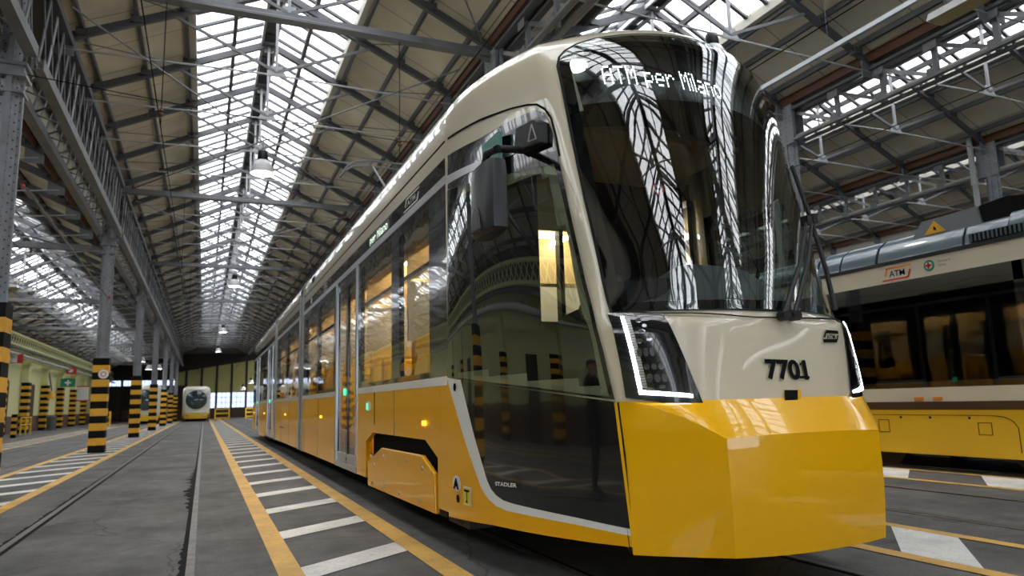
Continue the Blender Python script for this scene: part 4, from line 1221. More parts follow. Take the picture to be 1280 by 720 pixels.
MODS = [(YB, 14.45), (15.10, 20.05), (20.65, 29.4)]
for s in (-1, 1):
    body_side(s, *MODS[0], doors=[(9.02, 10.62)], wins=[(5.86, 6.90), (7.22, 8.82), (10.85, 12.4), (12.6, 14.2)], front_arch=(5.72, 8.42))
    body_side(s, *MODS[1], doors=[], wins=[(15.4, 17.4), (17.7, 19.75)])
    body_side(s, *MODS[2], doors=[(21.3, 22.9), (26.6, 28.0)], wins=[(23.1, 24.6), (24.8, 26.3), (28.2, 29.2)])
    xo = XC+s*HW
    # amber side lamps, flaps, emergency button
    for y in (6.02, 12.0, 17.6, 24.0, 28.9): small_side(s, y, .93, .075, .04, 'amber', 'side_lamp', .02)
    small_side(s, 8.35, 1.08, .09, .12, 'silver', 'button_panel', .012); small_side(s, 8.35, 1.08, .06, .08, 'button_green', 'outside_button', .02)
    small_side(s, 5.66, 1.05, .16, .36, 'tram_yellow', 'service_flap', .005); small_side(s, 8.02, 1.06, .02, .36, 'matt_black', 'flap_slot', .004)
    small_side(s, 18.4, .62, .9, .02, 'matt_black', 'hatch_line', .003)
    # bogie with its yellow cover
    for yc in (7.07, 25.0):
        arch = MB(); arch.box(min(xo-s*.06, xo-s*.55), max(xo-s*.06, xo-s*.55), yc-1.42, yc+1.45, .80, .86, 'matt_black'); arch.box(min(xo-s*.10, xo-s*.12), max(xo-s*.10, xo-s*.12), yc-1.42, yc+1.45, .36, .82, 'matt_black'); arch.build('wheel_arch', tram)
        cv = MB()
        pl = [(yc-1.36, .215), (yc+1.24, .195), (yc+1.27, .46), (yc+.58, .645), (yc-.96, .655), (yc-1.33, .53)]
        cv.prism(pl, lambda u, v, w: (xo+s*w, u, v), -.03, .012, 'tram_yellow')
        c_ = cv.build('bogie_cover', tram, bevel=.012)
        k = MB()
        for yy, zz in ((-1.0, .55), (-.5, .58), (.45, .56), (.9, .45), (-.9, .27), (-.2, .26), (.5, .25), (1.0, .25)):
            k.lathe((xo+s*.012, yc+yy, zz), [(.018, 0), (.018, s*.008), (.008, s*.010)], 'silver', 10, 'x')
        k.build('cover_bolts', c_)
        bg = MB(); bx0, bx1 = sorted((xo-s*.14, xo-s*.40))
        bg.box(bx0, bx1, yc-1.2, yc+1.2, .16, .34, 'iron'); bg.box(bx0, bx1, yc-1.75, yc-1.25, .14, .26, 'iron')
        for yy in (-1.55, 1.3):
            for kz in range(3): bg.box(bx0-.01, bx1+.01, yc+yy-.05, yc+yy+.12, .16+.04*kz, .18+.04*kz, 'iron')
        bgo = bg.build('bogie_frame', tram)
        for yy in (-.9, .9):
            wh = MB(); xw = XC+s*.74
            wh.lathe((xw, yc+yy, .30), [(.05, -.07), (.22, -.07), (.24, -.05), (.295, -.05), (.295, .06), (.24, .06), (.22, .07), (.05, .07)], 'iron', 24, 'x')
            wh.build('wheel', bgo)
    # draught screens across the saloon beside the windows: yellow below, pale above, wood head
    for y_ in (6.92, 8.86, 10.78, 12.46, 14.2, 17.45, 19.7, 24.7):
        x0_, x1_ = sorted((XC+s*.25, XC+s*1.13))
        sc_ = MB().box(x0_, x1_, y_, y_+.03, 1.72, 2.32, 'interior_pale').build('draught_screen', tram)
        st = MB(); st.prism([(s*.28, .5), (s*1.1, .5), (s*1.1, 1.70), (s*.95, 1.78), (s*.5, 1.80), (s*.28, 1.74)], lambda u, v, w: (XC+u, y_+w, v), -.06, -.01, 'seat_yellow'); st.build('seat_back', sc_, bevel=.015)
        MB().box(x0_, x1_, y_-.01, y_+.03, 2.36, 2.86, 'interior_wood').build('screen_head', sc_)
# roofs, floors, gangways
for (a, b) in MODS:
    rs = roof_shell(a, b, 'roof')
    MB().box(XC-1.17, XC+1.17, a, b, .34, .42, 'interior_floor').build('floor_pan', tram)
    MB().box(XC-1.0, XC+1.0, a+.3, b-.3, .22, .34, 'matt_black').build('underframe', tram)
    c = MB().box(XC-1.16, XC+1.16, a, b, 2.93, 2.97, 'interior_wood').build('inner_ceiling', tram)
    for q in (-.55, .55): MB().box(XC+q-.025, XC+q+.025, a+.3, b-.3, 2.80, 2.83, 'strip_light').build('ceiling_light', c)
    # seats in pairs with yellow shells, wood lining at the window heads, poles
    for sx in (-1, 1):
        yy = a+2.4 if a < 6 else a+.6
        while yy < b-.7:
            if not (8.6 < yy < 10.8 or 20.9 < yy < 23.2 or 26.2 < yy < 28.2):
                st = MB(); x0, x1 = sorted((XC+sx*.30, XC+sx*1.10))
                st.box(x0, x1, yy, yy+.45, .84, .90, 'seat_yellow'); st.box(x0, x1, yy+.40, yy+.47, .88, 1.62, 'seat_yellow'); st.box(x0+.1, x1-.1, yy+.1, yy+.4, .42, .84, 'light_grey')
                st.build('passenger_seat', tram, bevel=.03)
            yy += .95
        ln = MB(); x0, x1 = sorted((XC+sx*1.02, XC+sx*1.15)); ln.box(x0, x1, a+.45, b-.1, 2.62, 2.9, 'interior_wood'); ln.build('inner_lining', tram)
    for yy in np.arange(a+2.5, b-.5, 2.2):
        for sx in (-1, 1): MB().tube([(XC+sx*.32, yy, .42), (XC+sx*.32, yy, 2.93)], .018, 'stripe_yellow', 8).build('grab_pole', tram)
for a, b in ((14.45, 15.10), (20.05, 20.65)):
    m = MB()
    for y0, y1, o, mm in ((a, a+.16, .01, 'light_grey'), (b-.16, b, .01, 'light_grey'), (a+.16, b-.16, -.05, 'rubber')):
        for s in (-1, 1):
            xo = XC+s*(HW+o); m.box(min(xo, xo-s*.08), max(xo, xo-s*.08), y0, y1, .26, 3.3, mm)
        pl = roof_poly(); n = len(pl)
        m.add([(XC+u*(1+o/1.2), y, z+o) for y in (y0, y1) for u, z in pl], [(i, i+1, n+i+1, n+i) for i in range(n-1)], mm)
    for k in range(5):
        y = a+.19+.06*k
        for s in (-1, 1):
            xo = XC+s*(HW-.02); m.box(min(xo, xo-s*.05), max(xo, xo-s*.05), y-.012, y+.012, .3, 3.2, 'satin_black')
    m.box(XC-1.1, XC+1.1, a, b, .34, .42, 'interior_floor')
    m.build('gangway', tram)
# tail end
m = MB(); m.box(XC-HW, XC+HW, 29.4, 30.0, .27, ZS0, 'tram_yellow'); m.box(XC-HW, XC+HW, 29.4, 29.9, ZS0, 3.05, 'gloss_black'); m.box(XC-HW+.03, XC+HW-.03, 29.4, 29.85, 3.05, 3.5, 'tram_cream'); m.build('tail_end', tram, bevel=.08)
# header display, badges
dd = MB(); xo = XC-HW; dd.box(xo-.004, xo, 7.30, 8.32, 2.955, 3.08, 'satin_black'); sd = dd.build('side_display', tram)
D, W_ = dots('per Milano'); g = MB()
for dx, dy in D:
    y = 8.25-(.88)*dx/W_; z = 2.975+dy*.0135
    g.add([(xo-.007, y+.005, z-.005), (xo-.007, y-.005, z-.005), (xo-.007, y-.005, z+.005), (xo-.007, y+.005, z+.005)], [(0, 1, 2, 3)], 'led_green')
g.build('led_lettering', sd)
def side_logo(x, yl, yr, zb, zt, sk, m_frame, m_txt, m_top=None, name='operator_badge', parent=None, sgn=-1, txt='ATM', sz=1.0):
    """parallelogram outline with the operator's letters, on a side facing -x; yl is its left end in view (far), yr its right end"""
    g = MB(); th = (zt-zb)*.12; w = yl-yr
    def P(t, z): return (x, yl-w*t, z)
    g.add([P(0, zb), P(.82, zb), P(.82+.03, zb+th), P(.03, zb+th)], [(0, 1, 2, 3)], m_frame)
    g.add([P(.15, zt-th), P(.97, zt-th), P(1.0, zt), P(.18, zt)], [(0, 1, 2, 3)], m_top or m_frame)
    g.add([P(.82, zb), P(.88, zb), P(.97, zb+(zt-zb)*.62), P(.91, zb+(zt-zb)*.62)], [(0, 1, 2, 3)], m_frame)
    g.add([P(.09, zb+(zt-zb)*.36), P(.15, zb+(zt-zb)*.36), P(.24, zt), P(.18, zt)], [(0, 1, 2, 3)], m_top or m_frame)
    v, f = text2d(txt, 1, .01); mx = max(p[0] for p in v); my = max(p[1] for p in v)
    g.add([(x-.002, yl-w*(.27+.5*p[0]/mx), zb+(zt-zb)*(.27+.46*p[1]/my)) for p in v], f, m_txt)
    return g.build(name, parent or tram)
side_logo(xo-.006, 6.70, 6.12, 2.955, 3.075, 0, 'sign_white', 'sign_white')
side_logo(xo-.006, 11.9, 11.55, 2.965, 3.07, 0, 'sign_white', 'sign_white')
small_side(-1, 13.4, 3.02, .12, .09, 'sign_white', 'side_sticker', .005)
small_side(-1, 13.2, 3.38, .30, .09, 'matt_black', 'cantrail_vent', .004)
# pantograph
g = MB(); g.box(XC-.55, XC+.55, 9.2, 10.6, 3.66, 3.74, 'steel_grey')
for sx in (-1, 1):
    for yy in (9.3, 10.5): g.lathe((XC+sx*.45, yy, 3.60), [(.05, 0), (.07, .03), (.05, .06), (.07, .09), (.05, .12)], 'old_cream', 12)
pg = g.build('pantograph', tram)
for sx in (-1, 1):
    g = MB(); g.tube([(XC+sx*.38, 10.3, 3.76), (XC+sx*.14, 11.3, 4.35)], .022, 'light_grey', 8); g.tube([(XC+sx*.14, 11.3, 4.35), (XC+sx*.36, 12.15, 5.28)], .018, 'light_grey', 8); g.build('pantograph_arm', pg)
g = MB(); g.tube([(XC-.14, 11.3, 4.35), (XC+.14, 11.3, 4.35)], .025, 'steel_grey', 8); g.tube([(XC-.5, 10.3, 3.78), (XC+.5, 10.3, 3.78)], .03, 'steel_grey', 8); g.build('pantograph_joint', pg)
g = MB()
for yy in (12.0, 12.3): g.tube([(XC-.92, yy, 5.08), (XC-.84, yy, 5.2), (XC-.7, yy, 5.3), (XC-.45, yy, 5.34), (XC+.45, yy, 5.34), (XC+.7, yy, 5.3), (XC+.84, yy, 5.2), (XC+.92, yy, 5.08)], .018, 'steel_grey', 8)
for sx in (-1, 1): g.tube([(XC+sx*.4, 12.0, 5.33), (XC+sx*.4, 12.3, 5.33)], .015, 'steel_grey', 6)
g.build('collector_head', pg)
for y0, y1 in ((16, 19), (22, 28)):
    MB().box(XC-.7, XC+.7, y0, y1, 3.63, 3.85, 'light_grey').build('roof_equipment', tram, bevel=.05)
# ------------------------------------------------------------------ the older tram on the right
T2 = 9.12; T2W = 2.4; ta, tb = -7.0, 20.5
old = thing('tram', (T2+T2W/2, 7, 0), 'older tram with blue-grey roof pods and dark windows standing on the right', 'tram')
xa, xb = T2, T2+T2W
def both(m, y0, y1, z0, z1, mm, t=.05, o=0.):
    m.box(xa-o, xa+t, y0, y1, z0, z1, mm); m.box(xb-t, xb+o, y0, y1, z0, z1, mm); return m
both(MB(), ta, tb, .22, .82, 'old_yellow').build('skirt', old)
both(MB(), ta, tb, .82, .93, 'brown_stripe', .05, .004).build('brown_stripe', old)
both(MB(), ta, tb, .93, 1.12, 'old_cream').build('waist_band', old)
m = MB(); y = ta; wb = []
while y < tb-.2:
    both(m, y, y+.12, 1.12, 2.64, 'gloss_black'); wb.append((y+.12, min(y+3.1, tb))); y += 3.1
both(m, ta, tb, 2.40, 2.64, 'gloss_black'); both(m, ta, tb, 1.12, 1.2, 'gloss_black')
wbo = m.build('window_band', old)
for a, b in wb:
    p = MB().box(xa+.01, xa+.022, a, b, 1.2, 2.40, 'old_glass').build('window_pane', wbo)
MB().box(xb-.022, xb-.01, ta, tb, 1.2, 2.40, 'old_glass').build('far_glazing', wbo)
both(MB(), ta, tb, 2.64, 2.90, 'old_cream').build('cantrail_band', old)
both(MB(), ta, tb, 2.90, 2.955, 'satin_black', .1, .01).build('roof_gutter', old)
MB().box(xa+.03, xb-.03, ta, tb, .34, .42, 'interior_floor').build('floor_pan', old)
MB().box(xa+.02, xb-.02, ta, tb, 2.86, 2.94, 'interior_pale').build('roof_deck', old)
m = MB(); m.box(xa, xb, tb, tb+.4, .22, .82, 'old_yellow'); m.box(xa, xb, tb, tb+.35, .82, 2.9, 'gloss_black'); m.box(xa, xb, ta-.4, ta, .22, .82, 'old_yellow'); m.box(xa, xb, ta-.35, ta, .82, 2.9, 'gloss_black'); m.build('cab_ends', old, bevel=.08)
# roof pods: rounded covers in lengths
PODP = [(.0, 2.955), (.02, 3.06), (.10, 3.20), (.26, 3.31), (.5, 3.36), (1.2, 3.385)]
pp = PODP+[(2.4-u, z) for u, z in PODP[::-1][1:]]
def pod(y0, y1, taper=0, hk=1.0):
    m = MB(); n = len(pp); L = [(y0, hk), (y1, hk)] if not taper else [(y0, 1), (y1-.35, 1), (y1-.1, .8), (y1, .5)]
    vs = [(xa+.02+u*.983, y, 2.955+(z-2.955)*k) for y, k in L for u, z in pp]
    m.add(vs, [(j*n+i, j*n+i+1, (j+1)*n+i+1, (j+1)*n+i) for j in range(len(L)-1) for i in range(n-1)]+[tuple(range(n)), tuple(range((len(L)-1)*n, len(L)*n))], 'pod_blue')
    return m.build('roof_pod', old, smooth=40)
pod(-7, -.5, 0, 1.16); pod(-.46, 5.52, 0, 1.16); pod(5.54, 6.08)
for a, b in ((6.12, 7.42), (7.47, 8.1), (8.13, 8.55), (8.62, 12.6), (12.65, 16.5), (16.55, 20.2)): pd = pod(a, b)
m = MB(); m.prism([(5.88, 3.1), (7.0, 3.1), (6.74, 3.44), (5.95, 3.46)], lambda u, v, w: (xa+w, u, v), .14, 2.2, 'pod_grey'); eq = m.build('roof_equipment_box', old)
m = MB(); m.prism([(5.3, 3.2), (5.88, 3.2), (5.93, 3.46), (5.55, 3.50), (5.3, 3.44)], lambda u, v, w: (xa+w, u, v), .16, 1.2, 'matt_black'); m.build('roof_cowl', eq)
m = MB(); m.box(xa-.002, xa+.03, 1.0, 6.0, 2.97, 3.08, 'matt_black'); gr = m.build('vent_grille', old)
m = MB()
for y in np.arange(1.02, 6.0, .055): m.box(xa-.012, xa+.0, y-.012, y+.012, 2.975, 3.075, 'pod_blue')
m.build('grille_slats', gr)
for yc_, x_, z_ in ((6.55, xa+.14, 3.24), (5.05, xa+.13, 3.24)):
    m = MB()
    m.prism([(yc_-.16, z_), (yc_+.16, z_), (yc_, z_+.17)], lambda u, v, w: (x_-w, u, v), -.004, .008, 'stripe_yellow')
    m.prism([(yc_-.025, z_+.025), (yc_+.02, z_+.05), (yc_+.01, z_+.10), (yc_-.02, z_+.07)], lambda u, v, w: (x_-w, u, v), .008, .010, 'matt_black')
    m.build('warning_triangle', old)
side_logo(xa-.004, 7.36, 6.86, 2.67, 2.86, 0, 'red', 'matt_black', 'orange', parent=old)
m = MB(); m.lathe((xa-.001, 6.60, 2.78), [(0, -.006), (.075, -.006), (.08, 0)], 'sign_green', 18, 'x'); m.lathe((xa-.005, 6.60, 2.78), [(0, -.006), (.05, -.006), (.05, 0)], 'sign_white', 18, 'x')
m.box(xa-.016, xa-.01, 6.585, 6.615, 2.735, 2.825, 'red'); m.box(xa-.016, xa-.01, 6.555, 6.645, 2.765, 2.795, 'red'); m.build('city_crest', old)
v, f = text2d('Comune di', .05); v2, f2 = text2d('Milano', .055)
m = MB(); m.add([(xa-.004, 6.47-p[0]*.8, 2.80+p[1]) for p in v], f, 'steel_dark'); m.add([(xa-.004, 6.47-p[0]*.8, 2.74+p[1]) for p in v2], f2, 'steel_dark'); m.build('crest_lettering', old)
for y in (6.98, 6.70): MB().box(xa-.02, xa, y-.07, y+.07, .945, .995, 'amber_dull').build('side_lamp', old, bevel=.008)
m = MB()
def outline(y0, y1, z0, z1):
    for a in ((y0, y1, z0, z0+.008), (y0, y1, z1-.008, z1), (y0, y0+.008, z0, z1), (y1-.008, y1, z0, z1)): m.box(xa-.003, xa, *a, 'matt_black')
outline(6.02, 6.2, .50, .66); outline(7.5, 7.68, .5, .68); outline(7.9, 8.1, .5, .68)
m.box(xa-.003, xa, 6.0, 9.8, .745, .752, 'matt_black'); m.tube([(xa-.002, 6.0, .748), (xa-.002, 5.85, .73), (xa-.002, 5.75, .68), (xa-.002, 5.7, .6), (xa-.002, 5.7, .3)], .005, 'matt_black', 5)
for y in (6.3, 6.85, 7.3, 7.8): m.box(xa-.004, xa, y-.015, y+.015, .70, .73, 'matt_black')
m.build('skirt_hatches', old)
for yc_ in (-4, 5.3, 8.3, 16):
    for yy in (-.45, .45):
        for x in (9.55, 11.0): MB().lathe((x, yc_+yy, .30), [(.05, -.06), (.2, -.06), (.295, -.05), (.295, .06), (.05, .06)], 'iron', 22, 'x').build('wheel', old)
MB().box(xa+.15, xb-.15, ta+.5, tb-.5, .2, .34, 'matt_black').build('underframe', old)
for y in np.arange(-5.5, 19, 1.05):
    m = MB(); m.box(xa+.3, xa+.8, y, y+.42, .8, .87, 'sign_green'); m.box(xa+.3, xa+.8, y+.38, y+.44, .85, 1.55, 'sign_green'); m.box(xa+.4, xa+.7, y+.1, y+.3, .42, .8, 'steel_dark'); m.build('passenger_seat', old, bevel=.03)

# ------------------------------------------------------------------ two white trams standing far down the hall
mat('far_screen', (.035, .06, .065), .08, coat=1.0)
def far_tram(x, y, label, L=16):
    t = thing('tram', (x, y, 0), label, 'tram', 'white trams at the far end')
    w = 1.2
    def rr(hw_, z0, z1, r, n=6):
        pts = []
        for cx, cz, a0 in ((hw_-r, z1-r, 0), (-hw_+r, z1-r, 90), (-hw_+.1, z0+.1, 180), (hw_-.1, z0+.1, 270)):
            rr_ = r if a0 < 180 else .1
            for k in range(n+1):
                a = R(a0+90*k/n); pts.append((cx+rr_*math.cos(a), cz+rr_*math.sin(a)))
        return pts
    secs = [(0, .93, .80, 3.0), (.10, 1.02, .72, 3.12), (.35, 1.14, .66, 3.22), (.9, 1.2, .64, 3.28), (L, 1.2, .64, 3.28)]
    m = MB(); vs = []; n = None
    for dy, h, z0, z1 in secs:
        p = rr(h, z0, z1, .42); n = len(p); vs += [(x+a, y+dy, b) for a, b in p]
    m.add(vs, [(j*n+i, j*n+(i+1) % n, (j+1)*n+(i+1) % n, (j+1)*n+i) for j in range(len(secs)-1) for i in range(n)]+[tuple(range(n)), tuple(range((len(secs)-1)*n, len(secs)*n))], 'far_white')
    m.build('body', t, smooth=35)
    m = MB(); m.lathe((x, y, 2.0), [(0, -.10), (.3, -.095), (.6, -.07), (.92, -.03), (.96, .06)], 'far_screen', 28, 'y')
    o = m.build('windscreen', t, smooth=60)
    for v in o.data.vertices: v.co.z = (v.co.z-2.0)*.94+2.0
    m = MB(); m.lathe((x, y, 2.0), [(.94, .05), (.95, -.06), (1.02, -.05), (1.05, .25)], 'far_white', 28, 'y'); q = m.build('windscreen_rim', t, smooth=50)
    for v in q.data.vertices: v.co.z = (v.co.z-2.0)*.94+2.0
    m = MB(); m.prism([(-1.0, .25), (1.0, .25), (1.12, .74), (-1.12, .74)], lambda u, v, w_: (x+u, y+w_, v), -.12, .5, 'old_yellow'); m.build('bumper', t, bevel=.04)
    m = MB()
    for s in (-1, 1): m.box(x+s*1.2-.01, x+s*1.2+.01, y+.8, y+L-1, 1.3, 2.5, 'gloss_black'); m.box(x+s*1.2-.012, x+s*1.2+.012, y+.5, y+L, .3, .75, 'old_yellow')
    m.build('side_bands', t)
    for s in (-1, 1): MB().box(x+s*.75-.12, x+s*.75+.12, y-.15, y-.11, .52, .62, 'lens_clear').build('headlight', t)
    m = MB(); m.box(x-.95, x+.95, y+.4, y+L-.4, .1, .34, 'matt_black')
    for yy in (2, 3.6, 11, 12.6):
        for s in (-1, 1): m.lathe((x+s*.74, y+yy, .3), [(.05, -.06), (.295, -.06), (.295, .06), (.05, .06)], 'iron', 16, 'x')
    m.build('underframe', t)
far_tram(-.70, 74.0, 'white tram with round windscreen facing down the empty track at the hall end')
far_tram(-4.58, 68.0, 'white tram with round windscreen standing behind the striped columns at left')

# ------------------------------------------------------------------ lamps
def pendant(x, y, z, label, group, drop=1.0):
    t = thing('pendant_lamp', (x, y, z), label, 'lamp', group)
    MB().tube([(x, y, z+.5), (x, y, z+.5+drop)], .012, 'steel_dark', 6).build('rod', t)
    MB().lathe((x, y, z), [(.05, .56), (.11, .55), (.13, .36), (.11, .33)], 'satin_black', 16).build('gear_box', t, smooth=40)
    MB().lathe((x, y, z), [(.10, .34), (.16, .30), (.23, .18), (.27, .0), (.26, .0), (.22, .17), (.15, .28), (.09, .32)], 'enamel', 24).build('shade', t, smooth=50)
    MB().lathe((x, y, z), [(0, .03), (.25, .03), (.25, .05), (0, .12)], 'lamp_light', 20).build('diffuser', t)
    return t
for i, (y, z) in enumerate(((17.35, 6.62), (34.6, 6.62), (56, 6.62), (75.3, 6.62))):
    pendant(1.075, y, z, 'enamel pendant lamp under the skylight of the nave, %s one back' % ORD[i], 'pendant lamps along the nave', .5)
pendant(8.4, 9.8, 7.15, 'pendant lamp with black gear box peeping over the roof of tram 7701', 'pendant lamps on the right', 1.9)
for i, (x, y, z) in enumerate(((5.0, 78, 4.35), (4.3, 78, 3.6), (3.55, 78, 2.95), (5.9, 78, 5.1))):
    pendant(x, y, z, 'small lit lamp hanging before the olive end wall, %s from its lower left' % ['second', 'third', 'first', 'fourth'][i] if False else 'small lit lamp before the olive end wall, %s lowest of four' % ['third', 'second', 'first', 'fourth'][i] if i not in (2, 3) else ('lowest small lit lamp before the olive end wall' if i == 2 else 'highest small lit lamp before the olive end wall'), 'small lamps at the far end', .4)
for i, (x, y, z) in enumerate(((-3.6, 48, 4.0), (-3.6, 56, 3.95), (-3.3, 60, 4.2), (-3.0, 78, 3.9))):
    pendant(x, y, z, 'small lit lamp behind the striped columns at left, %s one back' % ORD[i], 'small lamps along the left columns', 1.6)
# long trough lights on the right, and their conduit
mat('trough_tan', (.48, .38, .16), .5)
def trough(y0, y1, x, z, label):
    t = thing('trough_light', (x, (y0+y1)/2, z), label, 'lamp', 'trough lights on the right')
    MB().prism([(-.18, .0), (.18, .0), (.12, .14), (-.12, .14)], lambda u, v, w: (x+u, w, z+v), y0, y1, 'enamel').build('housing', t)
    MB().box(x-.16, x+.16, y0+.03, y1-.03, z-.012, z, 'trough_tan').build('diffuser', t)
    MB().tube([(x, y0+.2, z+.14), (x, y0+.2, z+.9)], .01, 'steel_dark', 6).tube([(x, y1-.2, z+.14), (x, y1-.2, z+.9)], .01, 'steel_dark', 6).build('hanger_rods', t)
trough(5.3, 6.95, 10.4, 6.8, 'long pale trough light hung high at the upper right beside a grey conduit')
for k, y in enumerate((18, 25, 32)):
    t = trough(y, y+1.3, -6.9, 5.9, 'pale trough light under the left aisle skylight, %s one back' % ORD[k])
m = MB(); m.box(9.93, 10.0, 3, 24, 7.05, 7.13, 'galvanised')
o = m.build('cable_conduit'); tag(o, 'bright grey cable conduit running under the roof boards at the upper right', 'conduit')
for y in np.arange(4, 24, 2.3): MB().tube([(9.965, y, 7.13), (9.965, y, 8.9)], .008, 'steel_dark', 5).build('hanger_rod', o)
m = MB(); m.tube([(-10, 17, 5.75), (-8.5, 17, 5.75), (-7.2, 17, 5.75)], .03, 'old_cream', 8); m.tube([(-8.5, 17, 5.75), (-8.5, 17, 6.6)], .03, 'old_cream', 8); m.tube([(-8.5, 17, 5.8), (-9.3, 17, 6.3)], .03, 'old_cream', 8)
tag(m.build('pipe_frame'), 'cream branched pipe frame high under the left aisle skylight', 'pipe')

# ------------------------------------------------------------------ overhead wires
for x, lab, z in ((-.77, 'over the empty track', 5.4), (2.96, 'over the yellow tram', 5.36), (6.6, 'over the track beside the yellow tram', 5.4), (10.3, 'over the older tram', 5.4), (-4.6, 'over the left aisle track', 5.4)):
    w = MB(); w.tube([(x, y, z) for y in np.linspace(Y0+1, Y1-5, 30)], .008, 'matt_black', 5)
    o = w.build('contact_wire'); tag(o, 'thin black contact wire strung %s' % lab, 'wire', 'contact wires')
    for k in range(-2, 7):
        d = MB(); y = CY0+CSP*k; d.tube([(x, y, z), (x, y, 7.475 if x > -3 else 5.70)], .008, 'matt_black', 5); d.lathe((x, y, z+.15), [(.02, 0), (.04, .03), (.02, .06), (.04, .09), (.02, .12)], 'gutter_brown', 8); d.build('dropper', o)
w = MB(); w.tube([(-2.6, CY0, 5.95), (.5, CY0+.5, 5.9), (4.8, CY0+1, 5.95)], .008, 'matt_black', 5)
o = w.build('span_wire'); tag(o, 'thin black span wire from the nearest left column across the nave', 'wire')
w = MB(); w.tube([(-2.55, 12.2, 4.42), (-2.62, 23.0, 4.3)], .02, 'steel_grey', 6); w.box(-2.57, -2.54, 12.0, 12.09, 4.40, 4.43, 'red'); w.box(-2.6, -2.55, 22.7, 22.8, 4.28, 4.33, 'red')
o = w.build('tension_rod'); tag(o, 'grey rod with red ends strung between the two nearest left columns', 'rod')

# ------------------------------------------------------------------ signs and things along the left wall
def sign(y, z, w, h, m, label, name='wall_sign', glyph=None, x=-9.92, out=None):
    g = MB()
    if out: # projecting sign facing the camera
        g.box(x, x+w, y-.02, y+.02, z-h/2, z+h/2, m); o = g.build(name)
        if glyph: glyph(x, y-.03, z, w, h).build('symbol', o)
    else:
        g.box(x-.03, x, y-w/2, y+w/2, z-h/2, z+h/2, m); o = g.build(name)
    return tag(o, label, 'sign')
def cross(x, y, z, w, h): return MB().box(x+w/2-.06, x+w/2+.06, y, y+.01, z-h*.32, z+h*.32, 'sign_white').box(x+w/2-.2, x+w/2+.2, y, y+.01, z-.06, z+.06, 'sign_white')
def white_half(x, y, z, w, h): return MB().box(x+.02, x+w*.55, y, y+.01, z-h*.42, z+h*.42, 'sign_white')
def square(x, y, z, w, h): return MB().box(x+w*.3, x+w*.7, y, y+.01, z-h*.25, z+h*.25, 'sign_white')
sign(62.5, 3.35, .95, .62, 'sign_green', 'green sign with a white cross on the left wall', glyph=cross, out=1)
sign(47.0, 4.15, .6, .5, 'red', 'red and white sign high on the left wall beside the nearest column', glyph=white_half, out=1)
sign(63.8, 4.3, .8, .5, 'red', 'small red sign with pale square high on the left wall', glyph=square, out=1)
sign(70, 2.7, .9, 1.3, 'sign_white', 'pale notice board with red edge on the left wall by the second striped column', glyph=lambda x, y, z, w, h: MB().box(x, x+w, y, y+.01, z+h*.42, z+h*.5, 'red').box(x, x+w, y, y+.01, z-h*.5, z-h*.42, 'red'), out=1)
g = MB(); g.lathe((-9.6, 57.5, 2.1), [(.30, 0), (.22, .2), (.12, .45), (.03, .55)], 'stripe_yellow', 14); g.tube([(-9.6, 57.5, 2.6), (-9.85, 57.5, 3.9)], .05, 'steel_dark', 6); tag(g.build('wall_horn'), 'dark bracket with yellow bell on the left wall', 'bell')
g = MB()
y = 45.5
for dy in (0, 1.2, 2.4): g.tube([(-8.9, y+dy, 0), (-8.9, y+dy, .95)], .04, 'safety_yellow', 8)
for z in (.55, .93): g.tube([(-8.9, y, z), (-8.9, y+2.4, z)], .035, 'safety_yellow', 8)
tag(g.build('safety_railing'), 'low yellow tube railing standing by the left wall', 'railing')
g = MB(); g.box(-9.6, -9.1, 55.5, 56, 0, .1, 'steel_dark'); g.lathe((-9.3, 56.3, 0), [(.26, 0), (.30, .9), (.32, .9), (.1, 1.0)], 'steel_dark', 16); tag(g.build('waste_bin'), 'dark grey bin between striped pilasters on the left wall', 'bin')
g = MB()
for i in range(7): g.box(-8.45, -8.25, 41.2, 41.4, .16*i, .16*i+.16, 'stripe_black' if i % 2 == 0 else 'stripe_yellow')
tag(g.build('bollard'), 'short black and yellow striped bollard at the far left edge', 'bollard')
# railed yellow stops by the tracks at the far end
def stop_frame(x, y, w, label):
    t = thing('buffer_frame', (x, y, 0), label, 'barrier', 'yellow barriers at the far end')
    m = MB()
    for s in (0, 1): m.box(x+s*w-.06, x+s*w+.06, y-.06, y+.06, 0, 1.15, 'safety_yellow')
    m.build('posts', t)
    m = MB()
    for z in (.2, .62, 1.02): m.box(x, x+w, y-.04, y+.04, z, z+.13, 'safety_yellow')
    m.build('cross_rails', t)
stop_frame(.95, 72.0, 1.2, 'yellow barrier frame right of the far white tram')
stop_frame(-8.0, 64.0, 1.3, 'yellow barrier frame left of the second striped column')
stop_frame(4.0, 80.0, 2.6, 'wide yellow barrier frame below the end wall windows')
# round notice on the second striped column
yk = CY0+CSP
g = MB(); g.lathe((-2.62, yk-.205, 2.15), [(0, -.008), (.13, -.008), (.13, 0)], 'sign_white', 20, 'y'); g.lathe((-2.62, yk-.212, 2.15), [(0, -.006), (.07, -.006), (.07, 0)], 'red', 16, 'y'); g.lathe((-2.62, yk-.217, 2.15), [(0, -.006), (.05, -.006), (.05, 0)], 'sign_white', 16, 'y')
tag(g.build('round_sign'), 'small round red and white notice on the striped column left of the track', 'sign')

